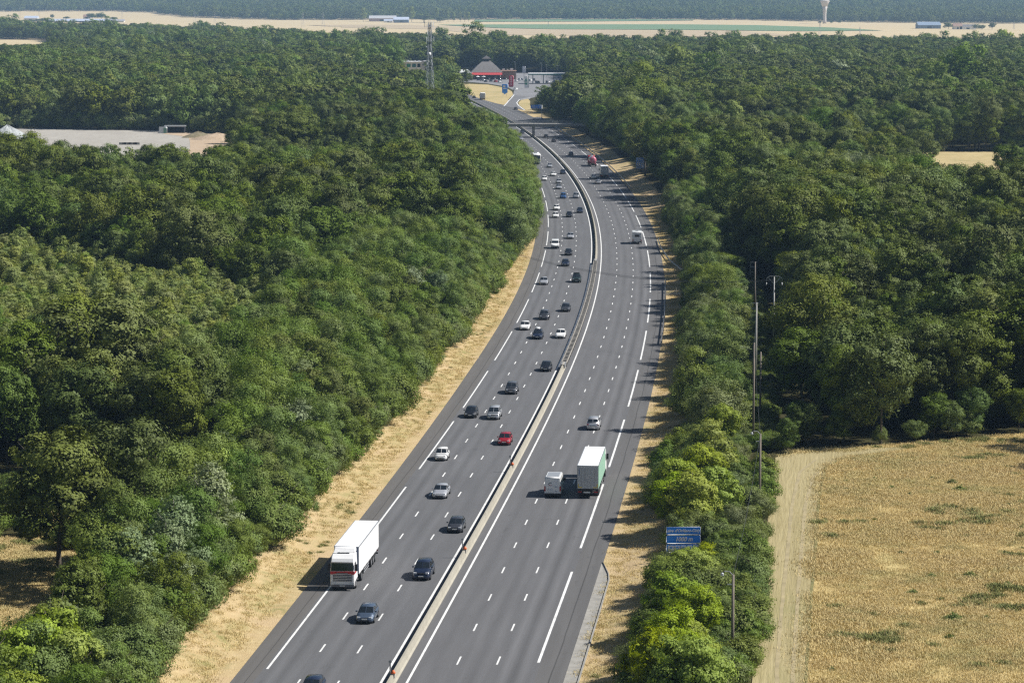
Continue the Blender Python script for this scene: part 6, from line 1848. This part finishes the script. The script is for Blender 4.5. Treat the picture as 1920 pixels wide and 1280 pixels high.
# ---- poles of the overhead lines
M_POLE = plain('grey weathered pole', (.20, .17, .14), .85, vary=.25, scale=1.2)
M_POLEC = plain('pale concrete pole', (.44, .43, .40), .85, vary=.15, scale=.8)
def pole(pxb, pxt, label, kind='lamp', z=GZ, mat=None, base=True):
    X, Y = px(*pxb, z)
    h = 1.0
    while proj(X, Y, z + h)[1] > pxt and h < 40: h += .1
    root = empty('utility_pole', (X, Y, z - .1), 0, label, 'pole', 'poles of the overhead line')
    link('pole', MB().tube([(0, 0, -.5), (0, 0, h)], [.17, .11], 10).mesh('pole', mat or M_POLE, True), root)
    if kind == 'lamp':
        link('bracket', MB().tube([(0, 0, h - .1), (-.3, 0, h + .25), (-.75, 0, h + .3), (-.95, 0, h + .1)], .04, 6).mesh('bracket', M_STEEL), root)
        link('lamp_head', MB().lathe([(.03, -.22), (.16, -.18), (.14, .0), (.04, .08)], 10, -.95, 0).mesh('lamp_head', M_ALU), root, (0, 0, h + .1))
        link('insulator', MB().box(-.5, .0, -.04, .04, h - .9, h - .82).lathe([(.05, 0), (.07, .06), (.04, .16)], 8, -.45, 0).mesh('insulator', M_WHITE), root)
    elif kind == 'arms':
        link('crossarm', MB().bar((-.9, 0, h - .1), (.35, 0, h - .1), .09).bar((-.8, 0, h - .9), (0, 0, h - .9), .07).bar((-.85, 0, h - .1), (-.8, 0, h - 2.6), .06).bar((-.8, 0, h - 1.8), (0, 0, h - 1.8), .06).mesh('crossarm', M_STEEL), root)
    elif kind == 'yoke':
        link('crossarm', MB().bar((0, 0, h - 1.2), (-.9, 0, h - .2), .10).bar((0, 0, h - 1.2), (.9, 0, h - .2), .10).bar((-1.25, 0, h - .25), (-.75, 0, h + .1), .08).bar((1.25, 0, h - .25), (.75, 0, h + .1), .08).bar((-.75, 0, h + .1), (.75, 0, h + .1), .08).bar((-1.25, 0, h - .25), (-1.25, 0, h - .7), .06).bar((1.25, 0, h - .25), (1.25, 0, h - .7), .06).mesh('crossarm', M_POLEC), root)
        ins = MB()
        for x in (-1.25, 0, 1.25):
            for j in range(3): ins.lathe([(.04, h - 1.0 - j * .14 + (.2 if x == 0 else 0)), (.11, h - .95 - j * .14 + (.2 if x == 0 else 0)), (.04, h - .9 - j * .14 + (.2 if x == 0 else 0))], 8, x, -.05)
        link('insulator', ins.mesh('insulator', M_WHITE), root)
    return (X, Y, z - .1 + h)
tops = [pole((1373, 1250), 1076, 'nearest wooden pole with a bent lamp arm in the bushes by the mown strip'),
        pole((1424, 966), 811, 'wooden pole with a lamp arm in the bushes at the mown strip corner'),
        pole((1412, 838), 642, 'slim grey pole in the dark gap just behind the second lamp pole', 'none'),
        pole((1417, 715), 566, 'grey pole with short cross arms in the dark gap beside the wood', 'arms', mat=M_POLEC),
        pole((1425, 790), 659, 'bare brown pole beside the slim grey one in the dark gap', 'none'),
        pole((1415, 590), 490, 'short looking brown pole, farthest along the dark gap', 'arms'),
        pole((1352, 452), 380, 'thin pole among the trees level with the white motorhome', 'none'),
        pole((1302, 385), 340, 'thin pole among the trees beyond the motorhome', 'none')]
ytop = pole((1450, 668), 519, 'pale concrete pole with a fork-shaped head at the edge of the wood', 'yoke', mat=M_POLEC)
def wire(a, b, sag, label, r=.012):
    pts = []
    for t in np.linspace(0, 1, 17):
        p = np.array(a) * (1 - t) + np.array(b) * t; p[2] -= sag * 4 * t * (1 - t); pts.append(p)
    tag(MB().tube(pts, r, 5).build('overhead_wire', plain('wire', (.05, .05, .055), .5)), label, 'wire', 'overhead wires')
for i, (a, b, lab) in enumerate(((0, 1, 'thin wire between the two wooden lamp poles'), (1, 2, 'thin wire from the second lamp pole to the slim grey pole'), (2, 3, 'thin wire in the dark gap between two grey poles'), (3, 5, 'thin wire running on to the farthest pole of the dark gap'))):
    wire(tops[a], tops[b], 1.0, lab, .016)
XL, YL = px(870, 500, 10)
for i, dx in enumerate((-1.25, 0, 1.25)):
    wire((ytop[0] + dx * .3, ytop[1] + dx, ytop[2] - .5), (XL, YL + dx, 15.5), 3.0, ('nearest', 'middle', 'farthest')[i] + ' of three wires from the fork-headed pole across the motorway', .02)

# ---- gravel yard
X, Y = px(14, 259, GZ)
def heap(name, X, Y, r, h, mat, label, seed=1, sq=.7):
    g = np.random.default_rng(seed); n = 28; rings = [1, .82, .62, .42, .2, .02]
    mb = MB()
    for q in rings:
        for k in range(n):
            a = 2 * math.pi * k / n; rr = r * q * (1 + .10 * math.sin(3 * a + seed) + g.uniform(-.04, .04))
            mb.v.append((rr * math.cos(a), rr * math.sin(a) * sq, h * (1 - q) ** .9 * (1 + g.uniform(-.05, .05))))
    mb.f = [(i * n + k, i * n + (k + 1) % n, (i + 1) * n + (k + 1) % n, (i + 1) * n + k) for i in range(len(rings) - 1) for k in range(n)] + [tuple(range((len(rings) - 1) * n, len(rings) * n))]
    mb.m = [0] * len(mb.f)
    return tag(mb.build(name, mat, None, False, (X, Y, GZ)), label, 'heap')
heap('gravel_heap', X, Y, 9.0, 5.4, plain('blue grey gravel', (.36, .38, .38), .95, vary=.25, scale=.8), 'big pale gravel heap on the grey yard at the left picture edge')
X, Y = px(25, 266, GZ); heap('rubble_heap', X, Y, 6.0, 1.5, plain('dark rubble', (.13, .125, .13), .95, vary=.4, scale=.9), 'flat dark rubble heap in front of the big gravel heap', 4)
X, Y = px(408, 262, GZ); heap('earth_heap', X, Y, 12.0, 2.8, M_SAND, 'sandy earth heap at the end of the grey yard beside the wood', 7)
X, Y = px(372, 258, GZ); heap('earth_heap', X, Y, 7.0, 2.6, plain('weedy earth', (.20, .17, .10), .95, vary=.4, scale=.7), 'darker weedy earth heap beside the open shed of the yard', 9)
X, Y = px(328, 249.5, GZ)
shd = empty('open_shed', (X, Y, GZ), 0, 'low open shed with a grey flat roof at the back of the yard', 'shed')
link('roof', MB().box(-4.4, 4.4, -2, 4, 2.7, 3.1).mesh('roof', M_ALU), shd)
link('wall', MB().box(-4.2, 4.2, 3.6, 3.8, 0, 2.7).box(4.0, 4.2, -2, 3.6, 0, 2.7).mesh('wall', M_DARK), shd)
X, Y = px(306, 250, GZ)
ct = empty('container', (X, Y, GZ), R(4), 'pale container box beside the open shed at the back of the yard', 'container')
link('body', bevelled(MB().box(-1.7, 1.7, -1.3, 1.3, 0, 2.6), 'body', M_ALU, .05), ct)
link('door', MB().box(.2, 1.5, -1.33, -1.301, .1, 2.4).mesh('door', plain('green door', (.10, .22, .16), .5)), ct)
for i in range(7):
    X, Y = px(228 + i * 5, 271.5, GZ)
    o_ = link('concrete_block', cached(('blk', i % 2), lambda: bevelled(MB().box(-.9, .9, -.5, .5, 0, .9), 'concrete_block', M_DARK if i % 2 else M_CONC, .05)), None, (X, Y, GZ + .02))
    tag(o_, ('dark' if i % 2 else 'pale') + ' concrete block, number one two three four five six seven'.split(', ')[0] + ', ' + ('first', 'second', 'third', 'fourth', 'fifth', 'sixth', 'last')[i] + ' from the left in the row across the yard', 'block', 'concrete blocks in a row')

# ---- far away: water tower, farms, pylons
X, Y, Z = far(1546, 45)
wt = empty('water_tower', (X, Y, Z), 0, 'pale concrete water tower flaring to a wide cup, in the far fields', 'water tower')
M_WT = plain('pale tower concrete', (.55, .50, .47), .85, vary=.06, scale=.05)  # one pale concrete tone with slight random variation
hh = 43 * math.hypot(Y, 60) / FPX
prof = [(.085, 0), (.078, .12), (.072, .40), (.085, .58), (.118, .74), (.16, .88), (.205, .965), (.205, .985), (.18, 1.0), (.01, 1.01)]
link('shaft', MB().lathe([(r * hh, z * hh) for r, z in prof[:5]], 24).mesh('shaft', M_WT, True), wt)
link('tank', MB().lathe([(r * hh, z * hh) for r, z in prof[4:]], 24).mesh('tank', M_WT, True), wt)
def farm_box(name, root, x0, x1, y0, y1, h, ridge, wall, roof, ox=0.0):
    b = link('wall', MB().box(x0, x1, y0, y1, 0, h).mesh('wall', wall), root)
    ym = (y0 + y1) / 2
    link('roof', MB().add([(x0 - .5, y0 - .5, h), (x1 + .5, y0 - .5, h), (x1 + .5, y1 + .5, h), (x0 - .5, y1 + .5, h), (x0 - .5, ym, h + ridge), (x1 + .5, ym, h + ridge)], [(0, 1, 5, 4), (2, 3, 4, 5), (0, 4, 3), (1, 2, 5), (3, 2, 1, 0)]).mesh('roof', roof), root)
M_SHEETB = plain('pale blue sheet roof', (.50, .55, .66), .5, .1)
M_TILE = plain('brown tiles', (.30, .19, .14), .8)
M_CREAM = plain('cream wall', (.62, .58, .52), .8)
M_SLB = plain('slate blue sheeting', (.15, .20, .29), .6)
def bld(pxx, pxy, wpx, hpx, dpt, label, wall, roof, ridge=.4, name='farm_building', door=True):
    X, Y, Z = far(pxx, pxy)
    k = math.hypot(Y, 60) / FPX
    W2, Hh = wpx * k / 2, hpx * k
    r = empty(name, (X, Y, Z), 0, label, 'building', 'far farm buildings')
    farm_box(name, r, -W2, W2, 0, dpt, Hh * (1 - ridge), Hh * ridge + dpt * .04, wall, roof)
    if door: link('door', MB().box(-W2 * .2, W2 * .2, -.12, .02, 0, Hh * .4).mesh('door', M_DARK), r)
    return r
bld(149, 42.6, 116, 5.5, 30, 'very long low shed with a pale blue roof in the far fields', plain('grey wall', (.40, .40, .42), .8), M_SHEETB, .5)
bld(57, 39.5, 24, 8, 30, 'pale barn at the left end of the long low shed', M_CREAM, M_SHEETB)
bld(219, 42.6, 26, 5, 20, 'small barn at the right end of the long low shed', M_CREAM, plain('grey roof', (.33, .33, .36), .7))
bld(163, 37.5, 14, 9, 16, 'farmhouse with a brown roof among the trees behind the long low shed', M_CREAM, M_TILE)
bld(717, 41, 50, 10, 30, 'barn with a red end wall and grey roof beside the far poplars', plain('red grey wall', (.40, .30, .30), .8), plain('grey roof', (.42, .42, .43), .7))
bld(752, 43.5, 28, 10, 26, 'pale shed with a slate blue front beside the far poplars', M_SLB, M_SHEETB)
bld(728, 43, 16, 6, 10, 'small white shed in front of the barn with the red end wall', M_WHITE, M_SHEETB)
bld(1743, 54.6, 42, 11.5, 34, 'slate blue barn in the far fields, left of the farmhouse', M_SLB, plain('slate blue roof', (.22, .28, .37), .6))
bld(1815, 56, 30, 9, 16, 'white farmhouse with a gable beside the slate blue barn', M_WHITE, plain('dark roof', (.16, .15, .15), .8))
bld(1796, 56, 16, 11, 14, 'dark roofed house behind the white farmhouse', M_CREAM, M_TILE)
# trees round the farms: each by itself
def fartree(pxx, pxy, hpx, wpx, sp, label, grp):
    X, Y, Z = far(pxx, pxy)
    k = math.hypot(Y, 60) / FPX
    d = SPECIES[sp]; v = rng.randrange(NVAR[sp])
    r = empty(('poplar' if sp == 'poplar' else 'farm') + '_tree', (X, Y, Z - .2), rng.uniform(0, 6), label, 'tree', grp)
    r.scale = (wpx * k / 2 / d['R'], wpx * k / 2 / d['R'], hpx * k / d['h'])
    link('trunk', TRUNK[sp, v], r); link('crown', CROWN[sp, v], r)
for i, (x, h, w_) in enumerate(((681, 28, 13), (762, 30, 9), (772, 31, 12), (820, 30, 7), (840, 22, 8), (851, 21, 8), (863, 20, 7), (871, 21, 7), (878, 20, 8))):
    fartree(x, 42, h, w_, 'birch', 'slim far poplar, ' + ('alone at the left of the barns', 'left of two tall ones at the sheds', 'right of two tall ones at the sheds', 'behind the top of the lattice mast', 'first of the row of five', 'second of the row of five', 'third of the row of five', 'fourth of the row of five', 'last of the row of five')[i], 'slim poplars in the far fields')
for i, (x, y, h, w_, lab) in enumerate(((795, 43.5, 18, 36, 'broad tree right of the pale shed at the poplars'), (825, 43, 12, 18, 'low tree between the sheds and the row of five poplars'), (735, 40, 9, 14, 'small tree in front of the barn at the poplars'),
                                        (98, 36, 9, 8, 'small dark tree left of the trees behind the long shed'), (125, 37, 6, 14, 'low tree behind the middle of the long shed'), (172, 38, 13, 20, 'left one of two broad trees behind the long shed'), (190, 38, 14, 20, 'right one of two broad trees behind the long shed'), (213, 40, 8, 14, 'tree at the right end of the long shed'),
                                        (62, 43, 6, 20, 'low bush-like tree in front of the pale barn'), (80, 43, 9, 26, 'low dark tree between the pale barn and the long shed'),
                                        (1778, 55.5, 13, 18, 'dark tree between the slate blue barn and the farmhouse'), (1830, 56.5, 11, 12, 'left of two low trees behind the white farmhouse'), (1841, 56.5, 10, 12, 'right of two low trees behind the white farmhouse'), (1860, 56.5, 14, 13, 'round tree standing alone right of the farmhouse'),
                                        (1537, 45, 5, 6, 'bush at the left foot of the water tower'), (1559, 45, 6, 6, 'bush at the right foot of the water tower'), (1573, 44, 5, 8, 'low bush farther right of the water tower'))):
    fartree(x, y, h, w_, 'oak', lab, 'trees in the far fields')
def pylon(x, y, hpx, lab):
    X, Y, Z = far(x, y); k = math.hypot(Y, 60) / FPX; h = hpx * k
    r = empty('power_pylon', (X, Y, Z), R(10), lab, 'pylon', 'power pylons in the far fields')
    mb = MB(); w0, w1 = h * .09, h * .018
    for a, b in cr: mb.bar((a * w0, b * w0, 0), (a * w1, b * w1, h), .14)
    zs = np.linspace(0, .9, 6) * h
    for z0, z1 in zip(zs[:-1], zs[1:]):
        f = lambda z: w0 + (w1 - w0) * z / h
        for kk in range(4):
            a, b = cr[kk], cr[(kk + 1) % 4]
            mb.bar((a[0] * f(z0), a[1] * f(z0), z0), (b[0] * f(z1), b[1] * f(z1), z1), .08)
    link('tower', mb.mesh('tower', M_MAST), r)
    link('crossarm', MB().bar((-h * .14, 0, h * .72), (h * .14, 0, h * .72), .14).bar((-h * .11, 0, h * .86), (h * .11, 0, h * .86), .14).mesh('crossarm', M_MAST), r)
for i, (x, y, h) in enumerate(((37, 36, 22), (73, 34, 16), (229, 36, 16), (365, 42, 22), (403, 44, 22), (568, 52, 28), (606, 52, 28), (1537, 70, 28), (1612, 75, 24), (1711, 42, 14), (1028, 52, 12), (1901, 56, 14))):
    pylon(x, y, h, 'thin far pylon, ' + ('leftmost of all by the pale barn', 'second from the left by the pale barn', 'behind the right end of the long shed', 'left of the pair before the dark ridge', 'right of the pair before the dark ridge', 'left of the pair beside the barns at the poplars', 'right of the pair beside the barns at the poplars', 'below the water tower at its left', 'below the water tower at its right', 'left of the slate blue barn', 'in the middle of the pale fields', 'rightmost beyond the farmhouse')[i])
# ------------------------------------------------------------------ say which tree is which
LAND.sort()
def landmark(y, side):
    c = [(abs(d - y), p, d) for d, s, p in LAND if s == side]
    _, p, d = min(c)
    return p, d
KINDW = {'oak': 'dark oak', 'hornbeam': 'green hornbeam', 'locust': 'feathery locust tree', 'birch': 'pale birch', 'maple': 'lime green maple', 'poplar': 'silvery poplar', 'willow': 'pale willow', 'shrub': 'green shrub'}
ORD = ['first', 'second', 'third', 'fourth', 'fifth', 'sixth', 'seventh', 'eighth', 'ninth', 'tenth', 'eleventh', 'twelfth', 'thirteenth', 'fourteenth', 'fifteenth', 'sixteenth', 'seventeenth', 'eighteenth', 'nineteenth', 'twentieth']
buckets = {}
for i, o in TREE_OBJ.items():
    x, y, sp, k, s, sz, a = TREES[i]
    off = float(offset(x, y))
    side = 'L' if off < 0 else 'R'
    if side == 'R' and x > 28 and y < 460 and off > 27:
        row = 'at the meadow edge' if off > 31 and y < 385 else 'behind the meadow edge'
        lm_ = 'wood'
        if off <= 31 or (x < 38 and y < 400): row = 'along the mown path'; lm_ = landmark(y, 'R')[0]
    elif side == 'R':
        row = 'in the hedge' if y < 460 else 'in the thicket'
        lm_ = landmark(y, 'R')[0]
    else:
        d = -off
        row = 'on the bank' if d < 26 else 'behind the bank' if d < 40 else 'deep in the wood'
        lm_ = landmark(y, 'L')[0]
    buckets.setdefault((sp, side, row, lm_), []).append((y, x, i))
GR = {'hornbeam': 'hornbeams of the wood', 'oak': 'oaks of the wood', 'locust': 'locust trees beside the motorway', 'birch': 'young birches', 'maple': 'lime green maples', 'poplar': 'silvery poplars', 'willow': 'pale willows', 'shrub': 'shrubs beside the motorway'}
for (sp, side, row, lm_), L in buckets.items():
    L.sort()
    n = len(L)
    for k, (y, x, i) in enumerate(L):
        o = TREE_OBJ[i]
        o['category'] = 'shrub' if sp == 'shrub' else 'tree'
        o['group'] = GR[sp]
        near = '' if n == 1 else ('nearest ' if k == 0 else 'farthest ' if k == n - 1 else (ORD[k] + ' nearest ' if k < 20 else '%dth nearest ' % (k + 1)))
        if lm_ == 'wood': lab = '%s%s %s' % (near, KINDW[sp], row)
        else: lab = '%s%s %s level with the %s' % (near, KINDW[sp], row, lm_)
        if near: lab = 'the ' + lab
        o['label'] = lab
WEEDS.sort(key=lambda t: t[2])
for k, (o, s, X, Y) in enumerate(WEEDS):
    dn = sum(1 for t in WEEDS if t[3] < Y)
    tag(o, '%s green weed clump in the dry meadow, %s from the mown path' % ('large' if s > .45 else 'small', ORD[k] if k < 20 else 'farthest'), 'weed clump', 'green weed clumps in the meadow')

# ------------------------------------------------------------------ air
hz = MB().box(-2300, 2300, -60, 10400, -2.2, 84).build('haze', plain('air', (1, 1, 1)))
hm = bpy.data.materials.new('air'); hm.use_nodes = True
n = hm.node_tree
for x in list(n.nodes):
    if x.type == 'BSDF_PRINCIPLED': n.nodes.remove(x)
pv = n.nodes.new('ShaderNodeVolumePrincipled')
pv.inputs['Color'].default_value = (.42, .66, 1.0, 1)
pv.inputs['Density'].default_value = HAZE
pv.inputs['Anisotropy'].default_value = 0.0
n.links.new(pv.outputs[0], n.nodes['Material Output'].inputs['Volume'])
try: hm.cycles.homogeneous_volume = True
except Exception: pass
hz.data.materials.clear(); hz.data.materials.append(hm)
tag(hz, kind='stuff')
